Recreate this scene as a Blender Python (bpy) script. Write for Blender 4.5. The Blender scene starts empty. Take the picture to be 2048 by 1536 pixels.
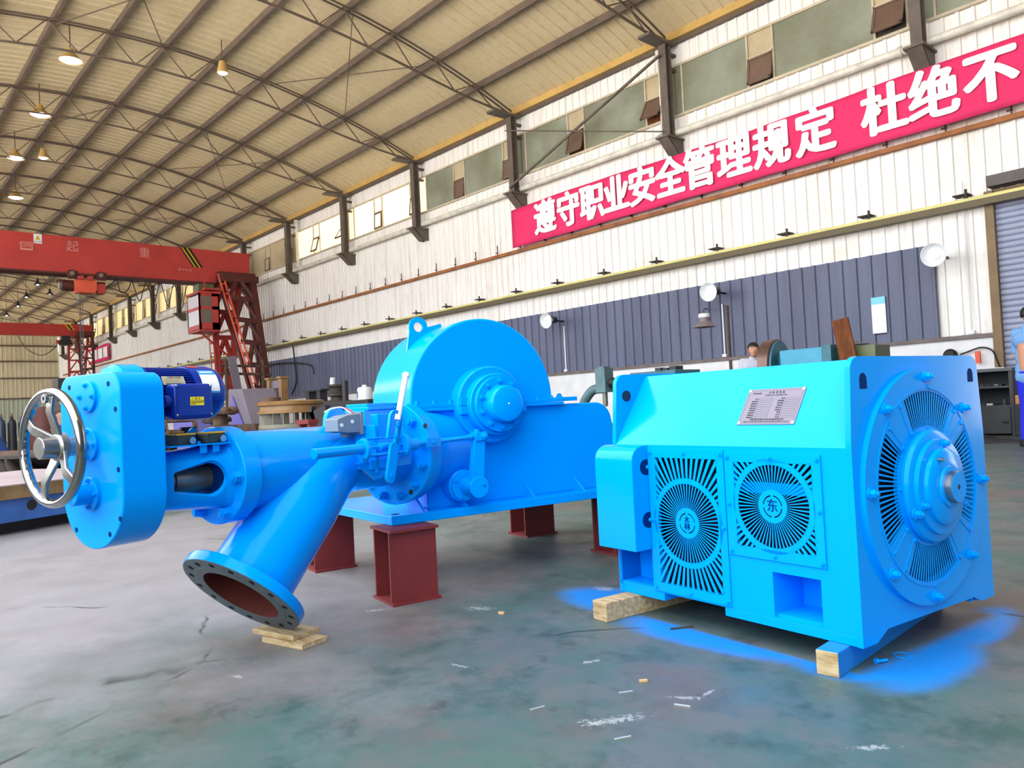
import bpy, bmesh, math, random
from math import sin, cos, pi, radians, atan2, sqrt, hypot
from mathutils import Vector as V, Matrix
random.seed(7)
scene = bpy.context.scene
COL = scene.collection

# ------------------------------------------------------------------ camera
EYE = V((0, 0, 0.85))
cd = bpy.data.cameras.new('camera'); cam = bpy.data.objects.new('camera', cd); COL.objects.link(cam)
cd.sensor_fit = 'HORIZONTAL'; cd.sensor_width = 36.0; cd.lens = 36.0 * 1536 / 2048
cd.clip_start = 0.05; cd.clip_end = 300
cam.matrix_world = Matrix.Translation(EYE) @ Matrix.Rotation(radians(48.1), 4, 'Z') @ Matrix.Rotation(pi / 2 + radians(1.6), 4, 'X') @ Matrix.Rotation(radians(-2.89), 4, 'Z')
scene.camera = cam

# ------------------------------------------------------------------ light
vs = scene.view_settings
scene.display_settings.display_device = 'sRGB'
vs.view_transform = 'Standard'; vs.look = 'None'; vs.gamma = 1.0; vs.use_curve_mapping = False
vs.exposure = 0.0
SKY = 5.5
world = bpy.data.worlds.new('sky'); scene.world = world; world.use_nodes = True
wn = world.node_tree; wn.nodes.clear()
wo = wn.nodes.new('ShaderNodeOutputWorld'); wb = wn.nodes.new('ShaderNodeBackground')
wt = wn.nodes.new('ShaderNodeTexCoord'); wx = wn.nodes.new('ShaderNodeSeparateXYZ'); wr = wn.nodes.new('ShaderNodeValToRGB')
wn.links.new(wt.outputs['Generated'], wx.inputs[0]); wn.links.new(wx.outputs['Z'], wr.inputs['Fac'])
GLOW = 1.25                                    # warm glow added below the horizon to brighten the roof
wr.color_ramp.elements[0].position = 0.0; wr.color_ramp.elements[0].color = (1.0 * GLOW, 0.93 * GLOW, 0.84 * GLOW, 1)
wr.color_ramp.elements[1].position = 0.02; wr.color_ramp.elements[1].color = (0.93, 0.96, 1.0, 1)
wn.links.new(wr.outputs['Color'], wb.inputs['Color']); wb.inputs['Strength'].default_value = SKY
wn.links.new(wb.outputs[0], wo.inputs[0])
def portal(loc, rot, sx, sy):
    l = bpy.data.lights.new('daylight_portal', 'AREA'); l.shape = 'RECTANGLE'; l.size = sx; l.size_y = sy
    l.cycles.is_portal = True
    o = bpy.data.objects.new('daylight_portal', l); COL.objects.link(o); o.location = loc; o.rotation_euler = rot
portal((-33.0, -2.6, 4.4), (-pi / 2, 0, 0), 78, 8.8)      # the open side bay on the camera's left
portal((-6.0, -0.0, 9.95), (0, 0, 0), 24, 4.8)              # the roof gap added over the camera's left for light from above
scene.cycles.max_bounces = 8
scene.cycles.diffuse_bounces = 5
scene.cycles.glossy_bounces = 4
scene.cycles.sample_clamp_indirect = 8.0

# ------------------------------------------------------------------ materials
def s2l(c):
    return tuple((x / 12.92 if x <= 0.04045 else ((x + 0.055) / 1.055) ** 2.4) for x in [v / 255 for v in c])
MATS = {}
def mat(name, rgb=None, lin=None, rough=0.5, metal=0.0, spec=0.5, var=0.0, scale=6.0, tint=None, bump=0.0, emit=0.0, stretch=None, coat=0.0, stint=None):
    if name in MATS: return MATS[name]
    m = bpy.data.materials.new(name); m.use_nodes = True
    nt = m.node_tree; b = nt.nodes['Principled BSDF']
    c = lin if lin else s2l(rgb)
    b.inputs['Base Color'].default_value = (*c, 1); b.inputs['Roughness'].default_value = rough
    b.inputs['Metallic'].default_value = metal; b.inputs['Specular IOR Level'].default_value = spec
    b.inputs['Coat Weight'].default_value = coat
    if stint: b.inputs['Specular Tint'].default_value = (*stint, 1)
    if emit:
        b.inputs['Emission Color'].default_value = (*c, 1); b.inputs['Emission Strength'].default_value = emit
    if var or bump:
        tc = nt.nodes.new('ShaderNodeTexCoord'); mp = nt.nodes.new('ShaderNodeMapping'); nz = nt.nodes.new('ShaderNodeTexNoise')
        nt.links.new(tc.outputs['Object'], mp.inputs['Vector']); nt.links.new(mp.outputs[0], nz.inputs['Vector'])
        if stretch: mp.inputs['Scale'].default_value = stretch
        nz.inputs['Scale'].default_value = scale; nz.inputs['Detail'].default_value = 6; nz.inputs['Roughness'].default_value = 0.62
        if var:
            rp = nt.nodes.new('ShaderNodeValToRGB'); rp.color_ramp.elements[0].position = 0.32; rp.color_ramp.elements[1].position = 0.68
            t = tint if tint else tuple(x * (1 - var) for x in c)
            hi = tuple(min(1, x * (1 + var * 0.5)) for x in c) if not tint else c
            rp.color_ramp.elements[0].color = (*t, 1); rp.color_ramp.elements[1].color = (*hi, 1)
            nt.links.new(nz.outputs['Fac'], rp.inputs['Fac']); nt.links.new(rp.outputs['Color'], b.inputs['Base Color'])
        if bump:
            bp = nt.nodes.new('ShaderNodeBump'); bp.inputs['Strength'].default_value = bump; bp.inputs['Distance'].default_value = 0.01
            nt.links.new(nz.outputs['Fac'], bp.inputs['Height']); nt.links.new(bp.outputs[0], b.inputs['Normal'])
    MATS[name] = m
    return m

BLUE = mat('sky_blue_machine_paint', lin=(0.0, 0.30, 0.92), rough=0.15, spec=0.24, bump=0.02, scale=9, stint=(0.22, 0.7, 1.0))
BLUEIN = mat('shaded_inside_blue', lin=(0.0, 0.022, 0.13), rough=0.6, spec=0.05)  # shade in slots, recesses and cut-outs put into a flat dark blue
CORESHADE = mat('black_core_and_shade', lin=(0.004, 0.006, 0.02), rough=0.7, spec=0.1)  # stator core, and painted shade behind vents and in bolt holes
NAVY = mat('motor_blue_paint', lin=(0.0, 0.022, 0.25), rough=0.28, spec=0.4)
STEEL = mat('machined_steel', rgb=(165, 165, 164), rough=0.3, metal=1.0, var=0.15, scale=30)
CHROME = mat('polished_chrome', rgb=(150, 150, 153), rough=0.1, metal=1.0)
CASTAL = mat('cast_spoke_metal', rgb=(150, 149, 144), rough=0.4, metal=1.0, var=0.15, scale=40, bump=0.1)
DARKSTEEL = mat('dark_gasket_steel', rgb=(78, 92, 98), rough=0.5, spec=0.35, var=0.25, scale=12)
SCREW = mat('dark_spindle_steel', rgb=(120, 122, 114), rough=0.3, metal=0.5, var=0.2, scale=10)
PRIMER = mat('red_primer_inside', rgb=(84, 36, 30), rough=0.7, spec=0.2, var=0.3, scale=8)
OXIDE = mat('red_oxide_paint', rgb=(116, 44, 44), rough=0.55, spec=0.3, var=0.12, scale=5)
WOOD = mat('pale_raw_timber', rgb=(196, 178, 142), rough=0.8, spec=0.15, var=0.3, tint=s2l((150, 124, 84)), scale=7, stretch=(1.5, 9, 9), bump=0.3)
WOODOLD = mat('old_brown_timber', rgb=(112, 66, 40), rough=0.8, spec=0.15, var=0.4, scale=5, stretch=(6, 6, 1))
GREYBOX = mat('grey_junction_paint', rgb=(112, 128, 142), rough=0.5, spec=0.3)
WHITEP = mat('white_paint', rgb=(225, 228, 230), rough=0.5)
BLACK = mat('black_rubber', rgb=(18, 18, 20), rough=0.6)
INK = mat('printed_black_ink', rgb=(28, 28, 34), rough=0.6)
YELLOW = mat('yellow_label', rgb=(240, 215, 10), rough=0.5)
LABELW = mat('white_label', rgb=(228, 230, 234), rough=0.5)
LABELB = mat('light_blue_label', rgb=(40, 140, 200), rough=0.5)
LABELR = mat('red_label', rgb=(200, 60, 70), rough=0.5)
PLATEM = mat('engraved_aluminium', rgb=(120, 114, 128), rough=0.55, metal=0.0, spec=0.3)
SWGREEN = mat('dark_green_switch', rgb=(30, 50, 52), rough=0.45)
SWYEL = mat('yellow_switch_cover', rgb=(210, 165, 30), rough=0.45)
REDWIRE = mat('red_wire', rgb=(215, 70, 80), rough=0.5)
DKSTRUCT = mat('dark_roof_steel', rgb=(104, 90, 80), rough=0.6, spec=0.3, var=0.25, scale=2)
GREYCOL = mat('grey_column_paint', rgb=(104, 94, 86), rough=0.6, spec=0.3, var=0.25, scale=3)
DUCT = mat('silver_insulated_pipe', rgb=(222, 218, 206), rough=0.4, spec=0.5, var=0.3, scale=3)
GUTTER = mat('ochre_eave_beam', rgb=(196, 160, 92), rough=0.6, var=0.2, scale=1.5)
RUSTBAR = mat('rusty_orange_rail', rgb=(176, 112, 52), rough=0.7, var=0.45, scale=2, tint=s2l((120, 72, 50)))
YELRAIL = mat('pale_yellow_rail', rgb=(216, 208, 128), rough=0.5, var=0.2, scale=2)
DKRAIL = mat('brown_rail_underside', rgb=(96, 84, 58), rough=0.6)
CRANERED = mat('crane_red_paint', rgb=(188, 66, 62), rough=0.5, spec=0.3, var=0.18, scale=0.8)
CRANEORANGE = mat('orange_red_and_lit_crane_paint', rgb=(226, 96, 72), rough=0.5, spec=0.3, var=0.15, scale=2)  # light on the crane leg chords put into a brighter orange-red
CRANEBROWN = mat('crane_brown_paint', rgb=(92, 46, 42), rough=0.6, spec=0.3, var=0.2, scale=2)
FADED = mat('faded_pink_lettering', rgb=(206, 140, 132), rough=0.7)
GLASSP = mat('dirty_window_glass', rgb=(150, 155, 140), rough=0.25, spec=0.5, var=0.3, scale=0.7, tint=s2l((118, 120, 98)))
CREAMP = mat('cream_window_panel', rgb=(186, 170, 138), rough=0.6, var=0.2, scale=1)
LITP = mat('sunlit_frosted_window', rgb=(255, 240, 196), rough=0.6, emit=1.0)
LITDIM = mat('dim_sunlit_frosted_window', rgb=(238, 216, 160), rough=0.6, emit=0.5)
WFRAME = mat('window_frame_paint', rgb=(196, 184, 160), rough=0.6, var=0.2, scale=3)
SASH = mat('brown_vent_sash', rgb=(112, 88, 74), rough=0.6, var=0.2, scale=3)
SIDING = mat('blue_grey_siding', rgb=(100, 106, 130), rough=0.5, spec=0.3, var=0.2, scale=0.8, stretch=(3, 3, 0.4))
SHUTTER = mat('roller_shutter_grey_blue', rgb=(156, 162, 186), rough=0.5, var=0.08, scale=2)
BROWNTRIM = mat('brown_door_trim', rgb=(128, 104, 72), rough=0.6, var=0.2, scale=2)
BANNER = mat('red_banner_cloth', rgb=(224, 54, 106), rough=0.75, spec=0.2, var=0.1, scale=1.2)
BANTEXT = mat('white_banner_lettering', rgb=(240, 240, 240), rough=0.7)
LAMPSHELL = mat('grey_lamp_reflector', rgb=(150, 152, 150), rough=0.4, metal=0.4)
LAMPIN = mat('white_reflector_inside', rgb=(220, 222, 222), rough=0.4)
BULB = mat('frosted_bulb', rgb=(245, 248, 255), rough=0.4, emit=0.35)
HIBAY = mat('lit_high_bay_lamp', rgb=(235, 240, 255), rough=0.4, emit=3.0)
RUST = mat('rusty_iron', rgb=(96, 72, 58), rough=0.8, var=0.5, scale=6, bump=0.3)
RUSTDK = mat('dark_scrap_iron', rgb=(62, 54, 48), rough=0.75, var=0.5, scale=6, bump=0.3)
OCHRE = mat('ochre_machined_iron', rgb=(140, 104, 62), rough=0.45, spec=0.5, var=0.35, scale=3)
GREYIRON = mat('grey_cast_iron', rgb=(128, 126, 112), rough=0.6, var=0.3, scale=4)
LAVENDER = mat('lavender_grey_sheet', rgb=(122, 114, 128), rough=0.55, var=0.15, scale=2)
VIOLET = mat('violet_blue_sheet', rgb=(104, 100, 176), rough=0.55, var=0.15, scale=2)
DKMACH = mat('near_black_machine_paint', rgb=(38, 38, 44), rough=0.5, var=0.3, scale=3)
TEAL = mat('teal_machine_paint', rgb=(44, 108, 126), rough=0.45, var=0.3, scale=5)
TEALLT = mat('light_teal_machine_paint', rgb=(56, 150, 182), rough=0.45, var=0.15, scale=4)
CFGREEN = mat('grey_green_cast_paint', rgb=(82, 112, 118), rough=0.45, var=0.25, scale=6)
OLIVE = mat('olive_machine_paint', rgb=(96, 104, 70), rough=0.5, var=0.3, scale=4)
BEDBLUE = mat('bed_blue_paint', rgb=(46, 96, 168), rough=0.5, var=0.3, scale=3)
BEDTOP = mat('scraped_plate_top', rgb=(164, 152, 158), rough=0.45, spec=0.5, var=0.15, scale=2)
BEDEDGE = mat('brown_plate_edge', rgb=(128, 104, 68), rough=0.7, var=0.45, scale=4)
TARP = mat('blue_tarpaulin', rgb=(20, 90, 190), rough=0.5, var=0.2, scale=3)
GASCYL = mat('blue_grey_gas_cylinder', rgb=(52, 66, 92), rough=0.4, var=0.2, scale=3)
SKIN = mat('skin', rgb=(196, 140, 112), rough=0.55)
HAIR = mat('black_hair', rgb=(16, 15, 17), rough=0.5)
SHIRT = mat('light_blue_work_shirt', rgb=(112, 160, 214), rough=0.85, var=0.2, scale=26, bump=0.06)
TROUS = mat('royal_blue_trousers', rgb=(24, 34, 196), rough=0.85, var=0.1, scale=10)
PALESHIRT = mat('pale_work_shirt', rgb=(186, 190, 204), rough=0.85)
ROPE = mat('grey_wire_rope', rgb=(84, 84, 92), rough=0.5)
CARDB = mat('orange_cardboard', rgb=(204, 140, 76), rough=0.7)
CHIP = mat('tan_wood_chip', rgb=(196, 160, 112), rough=0.8)
BRIGHT = mat('bright_metal_offcut', rgb=(225, 225, 225), rough=0.3, metal=0.6)

# ------------------------------------------------------------------ mesh helpers
def frame(o, ex, ey, s=1.0):
    ex = V(ex).normalized(); ey = V(ey); ey = (ey - ex * ey.dot(ex)).normalized(); ez = ex.cross(ey)
    m = Matrix.Identity(4)
    for i in range(3):
        m[i][0] = ex[i] * s; m[i][1] = ey[i] * s; m[i][2] = ez[i] * s; m[i][3] = o[i]
    return m
def axis_frame(p, d):
    d = V(d).normalized(); a = V((0, 0, 1)) if abs(d.z) < 0.9 else V((1, 0, 0))
    ex = a.cross(d).normalized(); ey = d.cross(ex)
    m = Matrix.Identity(4)
    for i in range(3):
        m[i][0] = ex[i]; m[i][1] = ey[i]; m[i][2] = d[i]; m[i][3] = p[i]
    return m
class MB:
    def __init__(s, M=None): s.v = []; s.f = []; s.M = M if M is not None else Matrix.Identity(4); s.fm = []; s.cur = 0
    def add(s, vs, fs, M=None):
        b = len(s.v); T = s.M @ M if M is not None else s.M
        s.v += [T @ V(p) for p in vs]; s.f += [[b + i for i in f] for f in fs]; s.fm += [s.cur] * len(fs)
        return s
    def box(s, x0, x1, y0, y1, z0, z1, M=None):
        return s.add([(x0, y0, z0), (x1, y0, z0), (x1, y1, z0), (x0, y1, z0), (x0, y0, z1), (x1, y0, z1), (x1, y1, z1), (x0, y1, z1)],
                     [(0, 3, 2, 1), (4, 5, 6, 7), (0, 1, 5, 4), (1, 2, 6, 5), (2, 3, 7, 6), (3, 0, 4, 7)], M)
    def cyl(s, p0, p1, r0, r1=None, seg=24, cap=True):
        p0, p1 = V(p0), V(p1); r1 = r0 if r1 is None else r1
        A = axis_frame(p0, p1 - p0); L = (p1 - p0).length
        vs = [(r0 * cos(2 * pi * i / seg), r0 * sin(2 * pi * i / seg), 0) for i in range(seg)] + [(r1 * cos(2 * pi * i / seg), r1 * sin(2 * pi * i / seg), L) for i in range(seg)]
        fs = [(i, (i + 1) % seg, seg + (i + 1) % seg, seg + i) for i in range(seg)]
        if cap: fs += [tuple(range(seg - 1, -1, -1)), tuple(range(seg, 2 * seg))]
        return s.add(vs, fs, A)
    def bar(s, p0, p1, w, h, up=(0, 0, 1)):
        p0, p1 = V(p0), V(p1); d = (p1 - p0); L = d.length; d.normalize(); up = V(up)
        if abs(d.dot(up)) > 0.95: up = V((1, 0, 0)) if abs(d.x) < 0.9 else V((0, 1, 0))
        ey = up.cross(d).normalized(); ez = d.cross(ey)
        m = Matrix.Identity(4)
        for i in range(3): m[i][0] = d[i]; m[i][1] = ey[i]; m[i][2] = ez[i]; m[i][3] = p0[i]
        return s.box(0, L, -w / 2, w / 2, -h / 2, h / 2, m)
    def bolt(s, p, d, r, h, washer=True):
        p, d = V(p), V(d).normalized()
        if washer: s.cyl(p, p + d * h * 0.25, r * 1.45, seg=12)
        s.cyl(p, p + d * h, r, seg=6)
        s.cyl(p + d * h, p + d * h * 1.25, r * 0.55, seg=8)
        return s
    def lathe(s, prof, p, d, seg=40, a0=0, a1=2 * pi, close=False):
        A = axis_frame(p, d); full = abs(a1 - a0 - 2 * pi) < 1e-6; n = seg if full else seg + 1; k = len(prof)
        vs = [(r * cos(a0 + (a1 - a0) * i / seg), r * sin(a0 + (a1 - a0) * i / seg), h) for i in range(n) for r, h in prof]
        fs = []
        for i in range(seg):
            j = (i + 1) % n
            for q in range(k if close else k - 1):
                q2 = (q + 1) % k
                fs.append((i * k + q, j * k + q, j * k + q2, i * k + q2))
        return s.add(vs, fs, A)
    def prism(s, pts, M, d0, d1):
        n = len(pts); vs = [(x, y, d0) for x, y in pts] + [(x, y, d1) for x, y in pts]
        fs = [tuple(range(n - 1, -1, -1)), tuple(range(n, 2 * n))] + [(i, (i + 1) % n, n + (i + 1) % n, n + i) for i in range(n)]
        return s.add(vs, fs, M)
    def tube(s, pts, r, seg=10, cap=True, radii=None):
        pts = [V(p) for p in pts]; n = len(pts); t = []
        for i in range(n):
            a = pts[max(i - 1, 0)]; b = pts[min(i + 1, n - 1)]; t.append((b - a).normalized())
        u = V((0, 0, 1)) if abs(t[0].z) < 0.9 else V((1, 0, 0)); u = (u - t[0] * u.dot(t[0])).normalized()
        vs = []; fs = []
        for i in range(n):
            u = (u - t[i] * u.dot(t[i])).normalized(); w = t[i].cross(u); rr = radii[i] if radii else r
            vs += [pts[i] + (u * cos(2 * pi * k / seg) + w * sin(2 * pi * k / seg)) * rr for k in range(seg)]
        for i in range(n - 1):
            for k in range(seg):
                k2 = (k + 1) % seg
                fs.append((i * seg + k, i * seg + k2, (i + 1) * seg + k2, (i + 1) * seg + k))
        if cap: fs += [tuple(range(seg - 1, -1, -1)), tuple(range((n - 1) * seg, n * seg))]
        return s.add(vs, fs)
    def sphere(s, c, r, sc=(1, 1, 1), seg=16, rings=10):
        c = V(c); vs = [(c.x, c.y, c.z + r * sc[2])]; fs = []
        for j in range(1, rings):
            th = pi * j / rings
            vs += [(c.x + r * sc[0] * sin(th) * cos(2 * pi * i / seg), c.y + r * sc[1] * sin(th) * sin(2 * pi * i / seg), c.z + r * sc[2] * cos(th)) for i in range(seg)]
        vs.append((c.x, c.y, c.z - r * sc[2])); last = len(vs) - 1
        for i in range(seg):
            i2 = (i + 1) % seg
            fs.append((0, 1 + i, 1 + i2)); fs.append((last, 1 + (rings - 2) * seg + i2, 1 + (rings - 2) * seg + i))
            for j in range(rings - 2):
                a = 1 + j * seg
                fs.append((a + i, a + seg + i, a + seg + i2, a + i2))
        return s.add(vs, fs)
    def build(s, name, m, parent=None, smooth=35, bevel=0.0, seg=2):
        me = bpy.data.meshes.new(name)
        inv = parent_inv(parent)
        me.from_pydata([inv @ p for p in s.v], [], s.f)
        for x in (m if isinstance(m, (list, tuple)) else [m]): me.materials.append(x)
        if isinstance(m, (list, tuple)): me.polygons.foreach_set('material_index', s.fm)
        bm = bmesh.new(); bm.from_mesh(me); bmesh.ops.recalc_face_normals(bm, faces=bm.faces); bm.to_mesh(me); bm.free()
        if smooth:
            me.polygons.foreach_set('use_smooth', [True] * len(me.polygons)); me.set_sharp_from_angle(angle=radians(smooth))
        me.update()
        o = bpy.data.objects.new(name, me); COL.objects.link(o)
        if parent: o.parent = parent
        if bevel:
            bv = o.modifiers.new('edge', 'BEVEL'); bv.width = bevel; bv.segments = seg; bv.limit_method = 'ANGLE'; bv.angle_limit = radians(40)
            bv.harden_normals = False
        return o
ROOTM = {}
def parent_inv(p):
    if p is None: return Matrix.Identity(4)
    while p.parent is not None: p = p.parent
    return ROOTM.get(p.name, p.matrix_basis).inverted()
def tag(o, label, cat, group=None):
    o['label'] = label; o['category'] = cat
    if group: o['group'] = group
    return o
def thing(name, label, cat, loc=(0, 0, 0), rz=0.0, group=None):
    o = bpy.data.objects.new(name, None); COL.objects.link(o); o.empty_display_size = 0.2
    o.location = loc; o.rotation_euler = (0, 0, rz)
    ROOTM[o.name] = Matrix.Translation(V(loc)) @ Matrix.Rotation(rz, 4, 'Z')
    return tag(o, label, cat, group)
def struct(o):
    o['kind'] = 'structure'; return o
def kids(o): return [c for c in bpy.data.objects if c.parent == o]
def dup(root, loc=None, rz=None, label=None, group=None):
    r = root.copy(); COL.objects.link(r)
    if loc is not None: r.location = loc
    if rz is not None: r.rotation_euler = (0, 0, rz)
    if label: r['label'] = label
    if group: r['group'] = group
    for ch in kids(root):
        c = ch.copy(); COL.objects.link(c); c.parent = r
        for g in kids(ch):
            d = g.copy(); COL.objects.link(d); d.parent = c
    return r
def text(name, body, size, m, M, parent=None, bold=0.0, ext=0.002, align='CENTER', shear=0.0, xs=1.0):
    cu = bpy.data.curves.new(name, 'FONT'); cu.body = body; cu.size = size; cu.align_x = align; cu.align_y = 'CENTER'
    cu.offset = bold * size; cu.extrude = ext; cu.shear = shear; cu.resolution_u = 3
    o = bpy.data.objects.new(name, cu); COL.objects.link(o)
    dg = bpy.context.evaluated_depsgraph_get(); me = bpy.data.meshes.new_from_object(o.evaluated_get(dg))
    bpy.data.objects.remove(o); bpy.data.curves.remove(cu)
    T = parent_inv(parent) @ M @ Matrix.Scale(xs, 4, (1, 0, 0))
    me.transform(T); me.materials.clear(); me.materials.append(m)
    o = bpy.data.objects.new(name, me); COL.objects.link(o)
    if parent: o.parent = parent
    return o
def rect_holes(x0, x1, y0, y1, holes):
    xs = sorted({x0, x1, *[min(max(h[i], x0), x1) for h in holes for i in (0, 1)]}); ys = sorted({y0, y1, *[min(max(h[i], y0), y1) for h in holes for i in (2, 3)]})
    out = []
    for a, b in zip(xs, xs[1:]):
        for c, d in zip(ys, ys[1:]):
            mx, my = (a + b) / 2, (c + d) / 2
            if not any(h[0] < mx < h[1] and h[2] < my < h[3] for h in holes): out.append((a, b, c, d))
    return out
def arc(cx, cy, r, a0, a1, n): return [(cx + r * cos(radians(a0 + (a1 - a0) * i / n)), cy + r * sin(radians(a0 + (a1 - a0) * i / n))) for i in range(n + 1)]
def smooth_path(pts, n=10):
    pts = [V(p) for p in pts]; out = []
    for i in range(len(pts) - 1):
        p0 = pts[max(i - 1, 0)]; p1 = pts[i]; p2 = pts[i + 1]; p3 = pts[min(i + 2, len(pts) - 1)]
        for k in range(n):
            t = k / n
            out.append(0.5 * ((2 * p1) + (p2 - p0) * t + (2 * p0 - 5 * p1 + 4 * p2 - p3) * t * t + (3 * p1 - p0 - 3 * p2 + p3) * t ** 3))
    return out + [pts[-1]]
# ================================================================== THE HALL
WY = 14.5                                   # inside face of the long wall
COLX = [-0.1, -4.85, -10.1, -15.25, -19.9, -24.4, -28.9, -33.3, -37.6, -41.9, -46.2, -50.6, -54.9, -59.7, -64.2, -68.6]
def roofz(y): return 10.42 - 0.0236 * (y - 6.0) ** 2

# --- floor: worn green-grey painted concrete with scuffs and blue overspray
def floor_material():
    m = bpy.data.materials.new('worn_painted_concrete'); m.use_nodes = True; nt = m.node_tree; N = nt.nodes; L = nt.links
    b = N['Principled BSDF']; tc = N.new('ShaderNodeTexCoord')
    def noise(scale, detail=8, rough=0.65, st=(1, 1, 1), rot=0, off=(0, 0, 0)):
        mp = N.new('ShaderNodeMapping'); mp.inputs['Scale'].default_value = st; mp.inputs['Rotation'].default_value = (0, 0, rot); mp.inputs['Location'].default_value = off
        n = N.new('ShaderNodeTexNoise'); n.inputs['Scale'].default_value = scale; n.inputs['Detail'].default_value = detail; n.inputs['Roughness'].default_value = rough
        L.new(tc.outputs['Object'], mp.inputs[0]); L.new(mp.outputs[0], n.inputs['Vector']); return n.outputs['Fac']
    def ramp(f, a, c, v0=0.0, v1=1.0):
        r = N.new('ShaderNodeMapRange'); r.inputs[1].default_value = a; r.inputs[2].default_value = c; r.inputs[3].default_value = v0; r.inputs[4].default_value = v1
        L.new(f, r.inputs[0]); return r.outputs[0]
    def mix(f, a, c):
        x = N.new('ShaderNodeMix'); x.data_type = 'RGBA'
        for s_, i in ((f, 0), (a, 6), (c, 7)):
            if isinstance(s_, tuple): x.inputs[i].default_value = (*s_, 1)
            elif isinstance(s_, float): x.inputs[i].default_value = s_
            else: L.new(s_, x.inputs[i])
        return x.outputs[2]
    def mul(a, c):
        x = N.new('ShaderNodeMath'); x.operation = 'MULTIPLY'
        L.new(a, x.inputs[0])
        if isinstance(c, float): x.inputs[1].default_value = c
        else: L.new(c, x.inputs[1])
        return x.outputs[0]
    def mx(a, c):
        x = N.new('ShaderNodeMath'); x.operation = 'MAXIMUM'; L.new(a, x.inputs[0]); L.new(c, x.inputs[1]); return x.outputs[0]
    col = mix(ramp(noise(1.6, 9, 0.72), 0.42, 0.58), (0.098, 0.108, 0.108), (0.056, 0.106, 0.094))
    col = mix(ramp(noise(3.1, 10, 0.74, off=(3, 1, 0)), 0.5, 0.62), col, (0.036, 0.074, 0.064))
    col = mix(mul(ramp(noise(0.9, 6, off=(9, 4, 0)), 0.52, 0.62), 0.75), col, (0.115, 0.090, 0.082))
    col = mix(mul(ramp(noise(5, 12, 0.78, off=(1, 8, 0)), 0.56, 0.66), 0.8), col, (0.030, 0.038, 0.038))
    col = mix(mul(ramp(noise(16, 9, 0.75, off=(5, 2, 0)), 0.58, 0.72), 0.5), col, (0.12, 0.13, 0.13))
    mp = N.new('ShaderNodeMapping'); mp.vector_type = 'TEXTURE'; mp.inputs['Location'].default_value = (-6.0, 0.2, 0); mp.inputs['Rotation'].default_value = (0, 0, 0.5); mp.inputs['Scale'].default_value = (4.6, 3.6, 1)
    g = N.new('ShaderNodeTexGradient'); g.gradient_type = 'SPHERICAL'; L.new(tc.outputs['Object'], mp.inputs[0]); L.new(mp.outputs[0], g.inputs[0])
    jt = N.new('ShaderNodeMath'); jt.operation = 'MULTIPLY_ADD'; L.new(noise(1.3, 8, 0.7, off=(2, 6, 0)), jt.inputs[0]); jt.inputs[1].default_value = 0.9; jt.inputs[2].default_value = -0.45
    painted_sheen = N.new('ShaderNodeMath'); L.new(g.outputs['Fac'], painted_sheen.inputs[0]); L.new(jt.outputs[0], painted_sheen.inputs[1])
    col = mix(mul(ramp(painted_sheen.outputs[0], 0.08, 0.5), 0.85), col, (0.25, 0.235, 0.255))      # paler zone, bright grazing reflection put into the floor colour
    # blue paint mist that settled round the generator while it was sprayed
    blobs = [(-1.55, 2.35, .58, .20, .05), (-1.10, 2.36, .26, .20, .2), (-0.99, 2.55, .20, .42, .1), (-0.96, 2.95, .13, .40, 0), (-2.15, 2.5, .40, .22, 0)]
    tot = None
    for (x, y, rx, ry, a) in blobs:
        mp = N.new('ShaderNodeMapping'); mp.vector_type = 'TEXTURE'
        mp.inputs['Location'].default_value = (x, y, 0); mp.inputs['Rotation'].default_value = (0, 0, a); mp.inputs['Scale'].default_value = (rx, ry, 1)
        g = N.new('ShaderNodeTexGradient'); g.gradient_type = 'SPHERICAL'; L.new(tc.outputs['Object'], mp.inputs[0]); L.new(mp.outputs[0], g.inputs[0])
        tot = g.outputs['Fac'] if tot is None else mx(tot, g.outputs['Fac'])
    jit = N.new('ShaderNodeMath'); jit.operation = 'MULTIPLY_ADD'; L.new(noise(6, 8, 0.7), jit.inputs[0]); jit.inputs[1].default_value = 0.5; jit.inputs[2].default_value = -0.25
    ad = N.new('ShaderNodeMath'); L.new(tot, ad.inputs[0]); L.new(jit.outputs[0], ad.inputs[1])
    mp = N.new('ShaderNodeMapping'); mp.vector_type = 'TEXTURE'; mp.inputs['Location'].default_value = (-1.0485, 2.2863, 0); mp.inputs['Rotation'].default_value = (0, 0, 1.45735)
    sx = N.new('ShaderNodeSeparateXYZ'); L.new(tc.outputs['Object'], mp.inputs[0]); L.new(mp.outputs[0], sx.inputs[0])
    under = mul(mul(ramp(sx.outputs['X'], -0.03, 0.0), ramp(sx.outputs['X'], 0.86, 0.9, 1.0, 0.0)), mul(ramp(sx.outputs['Y'], -0.02, 0.03), ramp(sx.outputs['Y'], 1.0, 1.04, 1.0, 0.0)))
    clear = N.new('ShaderNodeMath'); clear.operation = 'SUBTRACT'; clear.inputs[0].default_value = 1.0; L.new(under, clear.inputs[1])   # the machine itself kept the floor below it unpainted
    col = mix(mul(mul(mul(ramp(ad.outputs[0], 0.0, 0.42), 0.95), ramp(tot, 0.0, 0.22)), clear.outputs[0]), col, (0.003, 0.20, 0.62))
    col = mix(mul(ramp(noise(38, 6, 0.7, off=(7, 1, 0)), 0.66, 0.70), 0.7), col, (0.02, 0.024, 0.024))
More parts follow.
